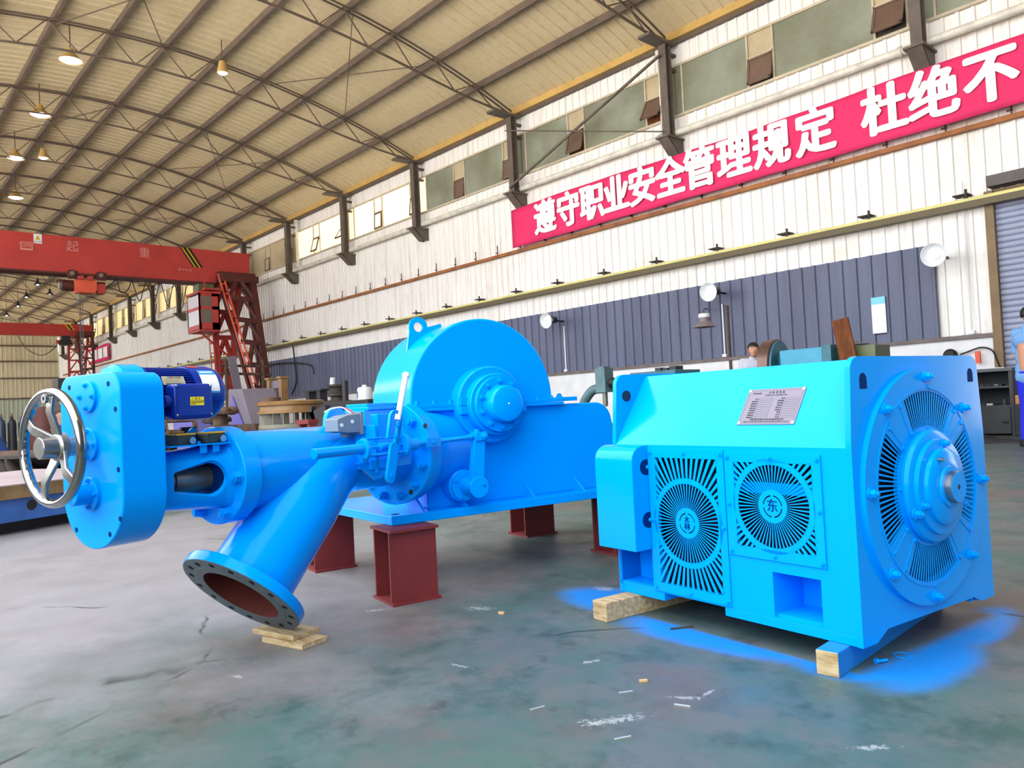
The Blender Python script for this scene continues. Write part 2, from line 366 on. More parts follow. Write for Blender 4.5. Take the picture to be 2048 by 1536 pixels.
    # pale scratches and paint chips
    for (sc, st, rot, off, lo) in ((5, (1, 9, 1), 0.7, (0, 0, 0), 0.70), (4, (9, 1, 1), 0.3, (4, 4, 0), 0.705), (26, (1, 1, 1), 0, (2, 7, 0), 0.735), (3.2, (1.0, 3.5, 1), 0.35, (8, 3, 0), 0.70)):
        col = mix(mul(ramp(noise(sc, 7, 0.8, st, rot, off), lo - 0.02, lo + 0.015), 0.8), col, (0.34, 0.35, 0.36))
    # scuffed patches where loads were dragged
    for (x, y, rx, ry, a) in ((-1.385, 1.555, .14, .035, 1.1), (-1.425, 1.50, .05, .03, .4), (-1.335, 1.80, .07, .02, .6), (-1.31, 1.865, .06, .012, 1.6), (-2.36, 2.62, .09, .06, 0), (-2.56, 2.05, .10, .05, .5), (-2.9, 1.75, .10, .03, 1.0), (-2.55, 1.0, .05, .02, .3), (-0.83, 1.83, .08, .02, .8), (-2.05, 1.55, .07, .014, .2), (-1.75, 1.85, .06, .02, 1.2)):
        mp = N.new('ShaderNodeMapping'); mp.vector_type = 'TEXTURE'; mp.inputs['Location'].default_value = (x, y, 0); mp.inputs['Rotation'].default_value = (0, 0, a); mp.inputs['Scale'].default_value = (rx, ry, 1)
        g = N.new('ShaderNodeTexGradient'); g.gradient_type = 'SPHERICAL'; L.new(tc.outputs['Object'], mp.inputs[0]); L.new(mp.outputs[0], g.inputs[0])
        ad2 = N.new('ShaderNodeMath'); L.new(g.outputs['Fac'], ad2.inputs[0]); jt2 = N.new('ShaderNodeMath'); jt2.operation = 'MULTIPLY_ADD'; L.new(noise(60, 6, 0.8, off=(x, y, 0)), jt2.inputs[0]); jt2.inputs[1].default_value = 4.5; jt2.inputs[2].default_value = -2.65; L.new(jt2.outputs[0], ad2.inputs[1])
        col = mix(mul(mul(ramp(ad2.outputs[0], 0.1, 0.3), ramp(g.outputs['Fac'], 0.0, 0.1)), 0.6), col, (0.40, 0.41, 0.43))
    # hairline cracks
    vz = N.new('ShaderNodeTexVoronoi'); vz.feature = 'DISTANCE_TO_EDGE'; vz.inputs['Scale'].default_value = 0.55
    wp = N.new('ShaderNodeMix'); wp.data_type = 'VECTOR'; wp.inputs[0].default_value = 0.12
    nv = N.new('ShaderNodeTexNoise'); nv.inputs['Scale'].default_value = 3.0; L.new(tc.outputs['Object'], nv.inputs['Vector'])
    L.new(tc.outputs['Object'], wp.inputs[4]); L.new(nv.outputs['Color'], wp.inputs[5]); L.new(wp.outputs[1], vz.inputs['Vector'])
    col = mix(mul(ramp(vz.outputs['Distance'], 0.0, 0.006, 1.0, 0.0), ramp(noise(1.7, 4, off=(3, 3, 0)), 0.5, 0.6)), col, (0.012, 0.014, 0.014))
    L.new(col, b.inputs['Base Color'])
    L.new(ramp(noise(3, 6), 0.3, 0.7, 0.34, 0.6), b.inputs['Roughness']); b.inputs['Specular IOR Level'].default_value = 0.5
    bp = N.new('ShaderNodeBump'); bp.inputs['Strength'].default_value = 0.15; bp.inputs['Distance'].default_value = 0.004
    L.new(noise(22, 8, 0.7), bp.inputs['Height']); L.new(bp.outputs[0], b.inputs['Normal'])
    return m
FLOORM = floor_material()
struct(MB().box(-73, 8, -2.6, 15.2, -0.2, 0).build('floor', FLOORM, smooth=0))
struct(MB().box(-73, 9.5, -4.2, -2.6, -0.2, -0.01).box(8, 9.5, -2.6, 15.2, -0.2, -0.01).build('ground_yard', mat('pale_yard_concrete', rgb=(170, 166, 158), rough=0.8, var=0.15, scale=0.6), smooth=0))

# --- cladding
def cladding_material(name, base, stain, streak):
    m = bpy.data.materials.new(name); m.use_nodes = True; nt = m.node_tree; N = nt.nodes; L = nt.links; b = N['Principled BSDF']
    tc = N.new('ShaderNodeTexCoord')
    def nz(scale, st, off=(0, 0, 0)):
        mp = N.new('ShaderNodeMapping'); mp.inputs['Scale'].default_value = st; mp.inputs['Location'].default_value = off
        n = N.new('ShaderNodeTexNoise'); n.inputs['Scale'].default_value = scale; n.inputs['Detail'].default_value = 7; n.inputs['Roughness'].default_value = 0.7
        L.new(tc.outputs['Object'], mp.inputs[0]); L.new(mp.outputs[0], n.inputs['Vector']); return n.outputs['Fac']
    def mixr(f, lo, hi, a, c, amt):
        r = N.new('ShaderNodeMapRange'); r.inputs[1].default_value = lo; r.inputs[2].default_value = hi; r.inputs[4].default_value = amt; L.new(f, r.inputs[0])
        x = N.new('ShaderNodeMix'); x.data_type = 'RGBA'; L.new(r.outputs[0], x.inputs[0])
        if isinstance(a, tuple): x.inputs[6].default_value = (*a, 1)
        else: L.new(a, x.inputs[6])
        x.inputs[7].default_value = (*c, 1); return x.outputs[2]
    c = mixr(nz(2.2, (3, 3, 0.18)), 0.5, 0.72, base, streak, 0.75)
    c = mixr(nz(0.9, (1, 1, 0.8), (4, 0, 2)), 0.55, 0.75, c, stain, 0.6)
    L.new(c, b.inputs['Base Color']); b.inputs['Roughness'].default_value = 0.45; b.inputs['Specular IOR Level'].default_value = 0.4
    return m
CLAD = cladding_material('white_ribbed_cladding', s2l((238, 235, 232)), s2l((206, 190, 166)), s2l((204, 196, 186)))
ENDCLAD = cladding_material('cream_ribbed_cladding', s2l((206, 196, 166)), s2l((170, 158, 124)), s2l((150, 142, 118)))
LOWCLAD = cladding_material('pale_green_ribbed_cladding', s2l((182, 190, 170)), s2l((160, 160, 140)), s2l((140, 146, 130)))
def ribbed(x0, x1, z0, z1, y, pitch, depth, mb=None):
    """vertical-rib sheet in the X-Z plane, ribs standing out towards -Y"""
    mb = mb or MB(); n = int(round((x1 - x0) / pitch)); p = (x1 - x0) / n; vs = []
    prof = [(0, 0), (0.70, 0), (0.76, depth), (0.94, depth)]
    for i in range(n):
        for a, d in prof: vs.append((x0 + (i + a) * p, y - d))
    vs.append((x1, y)); k = len(vs)
    V3 = [(x, yy, z0) for x, yy in vs] + [(x, yy, z1) for x, yy in vs]
    mb.add(V3, [(i, i + 1, k + i + 1, k + i) for i in range(k - 1)])
    return mb
w = MB()
ribbed(-72, -4.06, 1.66, 7.18, WY, 0.24, 0.03, w)
ribbed(-4.06, 4, 3.98, 7.18, WY, 0.24, 0.03, w)
ribbed(-72, 4, 8.3, 9.02, WY, 0.24, 0.03, w)
w.box(-72, 4, WY + 0.02, WY + 0.12, 0, 9.1)
struct(w.build('wall_right', CLAD, smooth=0))
struct(MB().box(-72, -4.12, WY - 0.06, WY + 0.02, 0, 1.6).build('wall_right_lower', mat('whitewashed_brick', rgb=(232, 232, 234), rough=0.7, var=0.12, scale=2), smooth=0))
t = MB().box(-72, -4.1, WY - 0.12, WY + 0.02, 1.585, 1.645)
struct(t.build('trim_1', mat('weathered_grey_ledge', rgb=(120, 108, 104), rough=0.7, var=0.4, scale=3), smooth=0))
struct(ribbed(-32.4, -4.92, 1.65, 3.28, WY - 0.05, 0.27, 0.035).build('wall_right_siding', SIDING, smooth=0))
# end wall and left wall
e = MB(Matrix.Translation((-72, 0, 0)) @ Matrix.Rotation(pi / 2, 4, 'Z'))
ribbed(-2.6, 14.5, 3.4, 10.4, 0, 0.3, 0.03, e)
e.box(-2.6, 14.5, 0.02, 0.2, 0, 10.5)
struct(e.build('wall_end', ENDCLAD, smooth=0))
e = MB(Matrix.Translation((-72, 0, 0)) @ Matrix.Rotation(pi / 2, 4, 'Z'))
ribbed(-2.6, 14.5, 0, 3.35, -0.02, 0.3, 0.04, e)
struct(e.build('wall_end_lower', LOWCLAD, smooth=0))
e = MB()
for z in (3.38, 5.0, 6.35, 7.6): e.box(-71.95, -71.85, -2.6, 14.4, z - 0.06, z + 0.06)
struct(e.build('trim_2', DKSTRUCT, smooth=0))
struct(MB().box(-72, 6, -2.8, -2.6, 8.5, 9.0).box(-57, -20, -2.8, -2.6, 0, 4.8).box(-20, 6, -2.8, -2.6, 0, 1.25).build('wall_left', CLAD, smooth=0))  # unseen wall, its low closed parts added to hold back low daylight
struct(MB().box(6.0, 6.2, -2.8, 15.2, 0, 10.6).build('wall_near', mat('dark_unseen_gable', rgb=(92, 96, 98), rough=0.7), smooth=0))  # unseen end wall, added and kept dark to cut bounced light
# --- roof
def roof():
    mb = MB(); X0, X1 = -72.2, 6.0; pitch = 0.31; n = int((X1 - X0) / pitch); ys = [-2.8 + 17.6 * i / 26 for i in range(27)]
    prof = [(0, 0), (0.8, 0), (0.84, -0.03), (0.96, -0.03)]; xs = []
    for i in range(n):
        for a, d in prof: xs.append((X0 + (i + a) * pitch, d))
    xs.append((X1, 0)); k = len(xs); vs = []
    for y in ys: vs += [(x, y, roofz(y) + 0.24 + d) for x, d in xs]
    fs = [(j * k + i, j * k + i + 1, (j + 1) * k + i + 1, (j + 1) * k + i) for j in range(len(ys) - 1) for i in range(k - 1)]
    gap = lambda x, y: -18 < x < 5.5 and -2.5 < y < 2.5          # unseen gap added to bring sky light down from above
    fs = [f for f in fs if not gap(vs[f[0]][0], vs[f[3]][1])]
    mb.add(vs, fs)
    b = len(mb.v); o = 0.35
    vs2 = []
    for y in ys: vs2 += [(X0, y, roofz(y) + o), (-18, y, roofz(y) + o), (5.5, y, roofz(y) + o), (X1, y, roofz(y) + o)]
    mb.add(vs2, [(4 * j + q, 4 * j + q + 1, 4 * j + q + 5, 4 * j + q + 4) for j in range(len(ys) - 1) for q in range(3) if not (q == 1 and gap(-10, ys[j + 1]))])
    return mb
struct(roof().build('ceiling', cladding_material('cream_roof_sheeting', s2l((212, 195, 158)), s2l((196, 174, 130)), s2l((190, 172, 134))), smooth=0))
PURY = [14.42, 13.08, 11.8, 10.52, 9.26, 8.0, 6.73, 5.46, 4.18, 2.9, 1.6, 0.3, -1.0]
for y in PURY:
    z = roofz(y)
    struct(MB().box(-72, 5.5, y - 0.038, y + 0.038, z + 0.03, z + 0.2).build('roof_purlin', DKSTRUCT, smooth=0))
def truss(X):
    mb = MB(); n = 26; top = []; bot = []
    for i in range(n + 1):
        y = -2.3 + 16.4 * i / n; s = (y - 5.9) / 8.2; top.append(V((X, y, roofz(y) - 0.02)))
        bot.append(V((X, y, roofz(y) - 0.06 - 0.62 * max(0.0, 1 - abs(s) ** 5))))
    for dx in (-0.07, 0.07):
        for a, b in zip(top, top[1:]): mb.bar(a + V((dx, 0, 0)), b + V((dx, 0, 0)), 0.03, 0.04)
    for a, b in zip(bot, bot[1:]): mb.bar(a, b, 0.045, 0.04)
    for i in range(1, n - 1):
        if i % 2: mb.bar(bot[i], top[i + 1], 0.025, 0.025)
        else: mb.bar(top[i], bot[i + 1], 0.025, 0.025)
    return mb
for X in COLX: struct(truss(X).build('roof_truss', DKSTRUCT, smooth=0))
# sway rods under the sheeting
for k, X in enumerate(COLX[1:-1]):
    if k % 2 == 0:
        a = COLX[k + 2]; mb = MB()
        for y in (4.2, 9.3):
            mb.bar((X, y, roofz(y) - 0.1), (a, y + 2.4, roofz(y + 2.4) - 0.1), 0.02, 0.02); mb.bar((X, y + 2.4, roofz(y + 2.4) - 0.1), (a, y, roofz(y) - 0.1), 0.02, 0.02)
        struct(mb.build('roof_brace', DKSTRUCT, smooth=0))
# --- eave beam, columns and their brackets
struct(MB().box(-72, 4, 14.3, 14.48, 8.86, 9.06).build('trim_3', GUTTER, smooth=0))
for X in COLX:
    mb = MB()
    mb.box(X - 0.095, X + 0.095, 14.03, 14.05, 6.62, 8.72).box(X - 0.095, X + 0.095, 14.22, 14.24, 6.62, 8.72).box(X - 0.012, X + 0.012, 14.05, 14.22, 6.62, 8.72)
    mb.box(X - 0.16, X + 0.16, 13.4, 14.35, 8.70, 8.76)
    for z in (8.2, 8.55): mb.box(X - 0.05, X + 0.05, 14.25, 14.5, z - 0.03, z + 0.03)
    c = struct(mb.build('column', GREYCOL, smooth=0))
    br = MB(frame((X, 0, 0), (0, 1, 0), (0, 0, 1)))
    pts = [(13.86, 6.62), (14.47, 6.62), (14.47, 6.24), (14.3, 6.24)]
    br.prism(pts, None, -0.13, -0.10).prism(pts, None, 0.10, 0.13)
    br.prism([(13.86, 6.62), (14.47, 6.62), (14.47, 6.58), (13.86, 6.58)], None, -0.17, 0.17).prism([(13.86, 6.62), (13.90, 6.62), (14.32, 6.24), (14.28, 6.24)], None, -0.13, 0.13)
    struct(br.build('column_bracket', GREYCOL, parent=c, smooth=0))
mb = MB(); a, b = -15.25, -10.1
mb.bar((a, 13.96, 6.75), (b, 13.96, 8.45), 0.05, 0.05); mb.bar((a, 13.9, 8.3), (b, 13.9, 6.72), 0.03, 0.03)
struct(mb.build('wind_brace', GREYCOL, smooth=0))
# --- high windows, one strip per bay
def window(i, a, b):
    """bay from x=a (far) to x=b (near)"""
    lit = {3: 'half', 4: 'lit', 5: 'lit', 6: 'cream', 7: 'cream', 8: 'dim', 9: 'dim', 10: 'dim', 11: 'dim', 12: 'dim', 13: 'lit'}.get(i, 'grey')
    pm = {'lit': LITP, 'dim': LITDIM, 'cream': CREAMP, 'grey': GLASSP, 'half': GLASSP}[lit]
    z0, z1 = 7.2, 8.28; y = WY - 0.02; W = b - a
    f = MB(); fr = [0.0, 0.04, 0.35, 0.46, 0.84, 0.95, 1.0]
    f.box(a, b, y - 0.06, y + 0.02, z0 - 0.05, z0).box(a, b, y - 0.06, y + 0.02, z1, z1 + 0.05)
    for q in fr[1:-1]: f.box(a + W * q - 0.02, a + W * q + 0.02, y - 0.05, y + 0.02, z0, z1)
    for (q0, q1) in ((0.35, 0.46), (0.84, 0.95)): f.box(a + W * q0, a + W * q1, y - 0.05, y, z0 + 0.56, z0 + 0.6)
    o = struct(f.build('window_%d' % (i + 1), WFRAME, smooth=0))
    for k in range(len(fr) - 1):
        p0, p1 = a + W * fr[k] + 0.015, a + W * fr[k + 1] - 0.015
        isv = k in (2, 4); m = pm
        if lit == 'half' and k == 0: m = LITP
        if isv and lit != 'lit': m = CREAMP
        MB().box(p0, p1, y - 0.012, y + 0.012, z0 + (0.58 if isv else 0), z1).build('pane', m, parent=o, smooth=0)
        if isv:
            if lit in ('lit', 'dim'): MB().box(p0, p1, y - 0.012, y + 0.012, z0, z0 + 0.56).build('pane', pm, parent=o, smooth=0)
            else: MB().box(p0, p1, y + 0.0, y + 0.012, z0, z0 + 0.56).build('vent_opening', RUSTDK if i % 2 else WOODOLD, parent=o, smooth=0)
            ang = {0: 0.5, 1: 0.35, 2: 0.5, 5: 0.6}.get(i, 0.12) * (1.0 if k == 4 else 0.45)
            M = Matrix.Translation((0, y - 0.05, z0 + 0.56)) @ Matrix.Rotation(-ang, 4, 'X')
            s_ = MB(M); h = 0.55
            for (u0, u1, v0, v1) in ((p0, p1, -h, -h + 0.05), (p0, p1, -0.05, 0), (p0, p0 + 0.05, -h, 0), (p1 - 0.05, p1, -h, 0)): s_.box(u0, u1, -0.02, 0.02, v0, v1)
            sa = s_.build('vent_sash', SASH, parent=o, smooth=0)
            MB(M).box(p0 + 0.05, p1 - 0.05, -0.006, 0.006, -h + 0.05, -0.05).build('sash_pane', CREAMP if lit in ('cream', 'dim') else (LITP if lit == 'lit' else SASH), parent=sa, smooth=0)
for i in range(len(COLX) - 1): window(i, COLX[i + 1], COLX[i])
# --- wall services: insulated pipe, rails
def pipe_run():
    t = thing('wall_pipe', 'long silver insulated pipe running under the high windows along the ribbed wall', 'pipe', (-30, 14.25, 6.75))
    m = MB()
    m.cyl((-70, 14.3, 6.75), (3, 14.3, 6.75), 0.075, seg=14)
    m.build('pipe', DUCT, t)
    for X in COLX: MB().cyl((X - 0.4, 14.3, 6.75), (X - 0.33, 14.3, 6.75), 0.095, seg=14).build('pipe_coupling', DUCT, t)
pipe_run()
for X, lab in ((-10.36, 'white downpipe beside the column above the middle of the red banner'), (-28.42, 'white downpipe beside the column just right of the red crane girder end'), (-45.8, 'white downpipe beside a far column below the crane hoist'), (-54.5, 'white downpipe beside the far column next to the distant crane')):
    tag(MB().cyl((X, 14.3, 6.83), (X, 14.3, 8.62), 0.055, seg=12).lathe([(0.05, 0), (0.1, 0.06), (0.1, 0.12), (0.05, 0.12)], (X, 14.3, 8.6), (0, 0, 1), 12).build('downpipe', DUCT), lab, 'pipe')
t = thing('wall_rail', 'rusty orange rail with small upright pins along the wall below the red banner', 'rail', (-30, 14.4, 5.12))
MB().box(-70, 3, 14.36, 14.46, 5.07, 5.15).build('rail_bar', RUSTBAR, t, smooth=0)
for k in range(34): X = -34 + k * 0.98; MB().box(X - 0.012, X + 0.012, 14.37, 14.39, 5.15, 5.42).box(X - 0.07, X + 0.02, 14.37, 14.39, 5.2, 5.23).build('rail_pin', RUST, t, smooth=0)
t = thing('busbar_rail', 'pale yellow conductor rail with brown underside running along the middle of the wall', 'rail', (-30, 14.3, 3.83))
MB().box(-70, 4, 14.22, 14.3, 3.86, 3.91).build('rail_cover', YELRAIL, t, smooth=0)
MB().box(-70, 4, 14.22, 14.36, 3.75, 3.86).build('rail_channel', DKRAIL, t, smooth=0)
for k in range(40): X = -62 + k * 1.6; MB().box(X - 0.12, X + 0.12, 14.22, 14.46, 3.98, 4.0).cyl((X + 0.08, 14.25, 3.91), (X + 0.08, 14.25, 4.07), 0.022, seg=8).build('rail_hanger', RUSTDK, t, smooth=0)
# --- roller shutter door
s = MB()
n = 40
for k in range(n):
    z = 0.02 + k * 0.097
    s.cyl((-3.98, WY + 0.03, z + 0.048), (0.6, WY + 0.03, z + 0.048), 0.052, seg=10)
d = struct(s.build('door_1', SHUTTER, smooth=60))
struct(MB().box(-4.1, -3.97, WY - 0.12, WY + 0.1, 0, 3.98).box(-4.1, 0.7, WY - 0.08, WY + 0.1, 3.94, 4.0).build('door_1_frame', BROWNTRIM, parent=d, smooth=0))
struct(MB().box(-4.0, 0.7, WY - 0.3, WY, 4.02, 4.2).build('door_1_housing', mat('dark_shutter_housing', rgb=(96, 88, 84), rough=0.6, var=0.3, scale=3), parent=d, smooth=0))
# --- banner
def banner(x0, x1, z0, z1, y, name, label, txt=True):
    nx = 70; nz = 8; vs = []
    for j in range(nz + 1):
        for i in range(nx + 1):
            u = i / nx; x = x0 + (x1 - x0) * u; z = z0 + (z1 - z0) * j / nz
            z += 0.03 * sin(u * 9) * (j / nz) + (0.07 * (u - 0.5) if txt else 0)
            vs.append((x, y + 0.025 * sin(u * 40 + j * 0.7) * sin(pi * u), z))
    fs = [(j * (nx + 1) + i, j * (nx + 1) + i + 1, (j + 1) * (nx + 1) + i + 1, (j + 1) * (nx + 1) + i) for j in range(nz) for i in range(nx)]
    o = tag(MB().add(vs, fs).build(name, BANNER, smooth=180), label, 'banner')
    so = o.modifiers.new('cloth', 'SOLIDIFY'); so.thickness = 0.006
    return o
b = banner(-15.5, -2.2, 5.2, 6.24, 14.2, 'safety_banner', 'long red cloth banner with bold white Chinese characters under the high windows')
CH = list('遵守职业安全管理规定杜绝不')
CX = [-14.16, -13.31, -12.5, -11.72, -10.95, -10.15, -9.38, -8.54, -7.69, -6.78, -5.5, -4.68, -3.82]
for c, x in zip(CH, CX):
    o = text('character', c, 0.92, BANTEXT, frame((x, 14.155, 5.71 + 0.005 * (x + 9)), (1, 0, 0.005), (0, 0, 1)), parent=b, bold=0, ext=0.006, xs=0.88)
    bm = bmesh.new()
    for q in range(9):
        a = 2 * pi * q / 8; n0 = len(bm.verts); bm.from_mesh(o.data); bm.verts.ensure_lookup_table(); r_ = 0.032 if q < 8 else 0
        for v_ in bm.verts[n0:]: v_.co += V((r_ * 1.2 * cos(a), -0.0005 * q, r_ * 0.8 * sin(a)))
    bm.to_mesh(o.data); bm.free()
b2 = banner(-61.5, -56.2, 5.3, 6.4, 14.3, 'safety_banner', 'small red and white banner on the far wall behind the distant crane', False)
for k in range(4): MB().box(-61.1 + k * 1.25, -60.1 + k * 1.25, 14.22, 14.26, 5.5, 6.2).build('white_panel', BANTEXT, parent=b2, smooth=0)
# --- wall reflector lamps
def reflector(x, z, label):
    t = thing('reflector_lamp', label, 'lamp', (x, 14.42, z), 0, 'wall reflector lamps')
    p = V((x, 13.86, z)); d = V((0.05, -1, -0.12)).normalized()
    MB().lathe([(0.0, -0.18), (0.06, -0.18), (0.08, -0.1), (0.13, -0.05), (0.19, 0.04), (0.20, 0.06), (0.19, 0.06), (0.12, -0.035), (0.0, -0.05)], p, d, 28).build('reflector', LAMPIN, t)
    MB().sphere(p + d * 0.0, 0.085, seg=16).build('bulb', BULB, t)
    MB().cyl(p - d * 0.3, p - d * 0.17, 0.09, seg=14).box(x - 0.02, x + 0.02, 14.0, 14.47, z - 0.02, z + 0.02).build('lamp_housing', DKMACH, t)
    return t
reflector(-4.73, 3.01, 'round white reflector lamp at the top corner of the dark siding beside the shutter door')
reflector(-9.11, 3.02, 'round white reflector lamp above a white conduit with a hanging lamp beside it')
reflector(-13.97, 2.98, 'small round reflector lamp just right of the big round blue casing')
def conduit(x, z0, z1, label, m, r=0.02):
    t = MB().cyl((x, 14.41, z0), (x, 14.41, z1), r, seg=8).box(x - 0.05, x + 0.05, 14.38, 14.45, z0, z0 + 0.06).build('wall_conduit', m)
    return tag(t, label, 'pipe')
conduit(-13.92, 1.66, 2.85, 'thin white conduit dropping from the small lamp right of the round blue casing', WHITEP)
conduit(-9.18, 1.66, 2.8, 'thin white conduit dropping from the middle reflector lamp', WHITEP)
conduit(-9.06, 0.6, 2.75, 'dark rusty conduit beside the white conduit under the middle lamp', RUST, 0.03)
conduit(-4.42, 1.66, 4.25, 'thin pale conduit running up the white wall beside the shutter door', WHITEP, 0.015)
# pendant lamp on a bracket arm
t = thing('pendant_lamp', 'grey bell-shaped lamp hanging in front of the dark siding left of the white conduit', 'lamp', (-8.3, 12.4, 2.2))
MB().lathe([(0.0, 0.0), (0.1, 0), (0.105, -0.08), (0.2, -0.17), (0.215, -0.19), (0.19, -0.18), (0.09, -0.08), (0, -0.07)], (-8.3, 12.4, 2.33), (0, 0, 1), 26).build('lamp_shade', mat('grey_enamel_shade', rgb=(120, 108, 112), rough=0.5), t)
MB().lathe([(0, 0.07), (0.105, 0.07), (0.11, 0.0), (0.0, 0.0)], (-8.3, 12.4, 2.325), (0, 0, 1), 20).build('lamp_cap', WHITEP, t)
MB().tube(smooth_path([(-8.3, 12.4, 2.39), (-8.32, 12.43, 2.48), (-8.6, 12.9, 2.56), (-9.2, 13.8, 2.68), (-9.62, 14.46, 2.75)], 6), 0.012, 6).build('bracket_arm', RUST, t)
# high-bay lamps on the roof
for k, (x, y, r) in enumerate([(-20.5, 4.6, 0.28), (-19.1, 7.75, 0.14), (-24.6, 4.7, 0.28), (-29.0, 4.8, 0.28), (-28.5, 5.5, 0.16), (-34.0, 5.6, 0.28)]):
    lab = ['largest lit lamp under the roof, nearest the camera', 'small very bright lamp under the roof right of the others', 'lit roof lamp second in the row of round lamps', 'lit roof lamp third in the row above the red crane', 'small faint lit lamp just right of the third roof lamp', 'farthest lit roof lamp just above the red crane girder'][k]
    t = thing('high_bay_lamp', lab, 'lamp', (x, y, 9.7), 0, 'lit lamps under the roof')
    MB().lathe([(0, 0.3), (0.08, 0.3), (0.1, 0.2), (r, 0.0), (r * 0.96, 0.0), (0.08, 0.17), (0, 0.18)], (x, y, 9.7), (0, 0, 1), 24).build('lamp_shade', GUTTER, t)
    MB().lathe([(0, 0.02), (r * 0.88, 0.02), (r * 0.5, -0.03), (0, -0.05)], (x, y, 9.7), (0, 0, 1), 24).build('diffuser', HIBAY, t)
    MB().cyl((x, y, 10.0), (x, y, roofz(y) + 0.22), 0.015, seg=6).build('stem', DKSTRUCT, t)
for k, (x, y) in enumerate([(-43.4, 7.95), (-47.75, 8.2), (-46.3, 9.03), (-51.4, 8.4), (-55.8, 8.5)]):
    lab = ['dark cone lamp hanging under the roof left of the crane hoist, nearest of its row', 'second dark cone lamp of the row below the red girder', 'dark unlit cone lamp close to the hoist rope', 'third cone lamp of the row below the red girder', 'lowest and farthest cone lamp near the distant crane'][k]
    t = thing('cone_lamp', lab, 'lamp', (x, y, 7.9), 0, 'cone lamps beyond the first crane')
    MB().lathe([(0, 0.34), (0.05, 0.34), (0.06, 0.2), (0.17, 0.06), (0.16, 0.06), (0.05, 0.19), (0, 0.2)], (x, y, 7.9), (0, 0, 1), 18).build('lamp_shade', DKMACH, t)
    MB().sphere((x, y, 7.99), 0.07, seg=10, rings=6).build('bulb', HIBAY if k != 2 else BULB, t)
    MB().cyl((x, y, 8.2), (x, y, roofz(y) + 0.22), 0.012, seg=6).build('stem', DKSTRUCT, t)
# poster sheet on the siding
p = MB().box(-6.03, -5.78, 14.37, 14.385, 1.83, 2.49).build('paper_notice', LABELW, smooth=0)
tag(p, 'tall white paper with a pale blue top strip taped to the dark siding', 'paper')
MB().box(-6.03, -5.78, 14.366, 14.371, 2.36, 2.49).build('blue_strip', mat('pale_blue_print', rgb=(120, 205, 232), rough=0.5), parent=p, smooth=0)
# ================================================================== THE GENERATOR
gx = V((0.11320321, 0.99357186, 0)); gl = V((-0.99357186, 0.11320321, 0)); GO = V((-1.0485, 2.2863, 0.075)); GS = 1.0197
GM = frame(GO, gx, gl, GS)          # x across the end plate, y along the shaft away from the viewer, z up
GRZ = atan2(gx.y, gx.x)
gen = thing('generator', 'boxy bright blue electric generator with round vented end plate standing on timber blocks', 'generator', GO, GRZ)
SIDE = frame((0, 0, 0), (0, 1, 0), (0, 0, 1))          # prism plane: (y, z), extrude +x
ENDP = frame((0, 0, 0), (1, 0, 0), (0, 0, 1))          # prism plane: (x, z), extrude -y
def gmb(): return MB(GM)
b = gmb()
L1 = 1.0
holes = [(0.128, 0.423, 0.25, 0.533), (0.495, 0.787, 0.07, 0.538), (0.122, 0.295, 0.035, 0.18), (0.832, 1.0, 0.044, 0.19)]
for (a, c, d, e) in rect_holes(0.012, 1.018, 0.03, 0.584, holes): b.box(0, 0.012, a, c, d, e)
b.box(0.831, 0.843, 0.012, 1.018, 0.03, 0.584)
# sloped shoulders and top
cs = [(0, 0.584), (0.187, 0.852), (0.656, 0.852), (0.843, 0.584), (0.83, 0.584), (0.65, 0.84), (0.193, 0.84), (0.012, 0.584)]
b.prism(cs, ENDP, -0.012, -L1)
b.box(0.012, 0.831, 0.02, 1.0, 0.03, 0.045)
b.build('body', BLUE, gen, smooth=30)
for (a, c, d, e) in ((0, 0.13, 0.014, 0.497), (0.0, 0.13, 0.78, 1.0), (0.71, 0.843, 0.014, 0.497), (0.71, 0.843, 0.78, 1.0)): gmb().box(a, c, d, e, 0, 0.03).build('foot_rail', BLUE, gen, bevel=0.002)
# pockets behind the two open windows of the base
def pocket(y0, y1, z0, z1, dpt):
    k = gmb(); t = 0.006
    k.box(dpt, dpt + t, y0, y1, z0, z1).box(0.012, dpt, y0, y1, z0 - t, z0).box(0.012, dpt, y0, y1, z1, z1 + t).box(0.012, dpt, y0 - t, y0, z0, z1).box(0.012, dpt, y1, y1 + t, z0, z1)
    return k
pocket(0.122, 0.295, 0.035, 0.18, 0.16).build('base_pocket', BLUE, gen, smooth=0)
pocket(0.832, 1.0, 0.044, 0.19, 0.10).build('base_pocket', BLUE, gen, smooth=0)
gmb().lathe([(0.0, 0), (0.33, 0), (0.33, 0.8), (0, 0.8)], (0.45, 0.12, 0.43), (0, 1, 0), 40).build('stator_core', CORESHADE, gen)
gmb().cyl((0.41, 0.03, 0.435), (0.41, 0.045, 0.435), 0.315, seg=48).build('vent_shade_disc', CORESHADE, gen, smooth=0)  # black disc standing for the shade behind the cover vents
gmb().box(0.065, 0.07, 0.1, 0.455, 0.20, 0.57).box(0.065, 0.07, 0.47, 0.815, 0.05, 0.57).build('grille_shade_sheet', CORESHADE, gen, smooth=0)  # black sheets standing for the shade behind the side grilles
gmb().box(0.17, 0.18, 0.05, 0.99, 0.05, 0.58).box(0.0125, 0.17, 0.44, 0.446, 0.05, 0.58).build('inner_shroud', CORESHADE, gen, smooth=0)
gmb().box(0.045, 0.055, 0.12, 0.44, 0.425, 0.462).build('stator_bar', BLUE, gen, smooth=0)
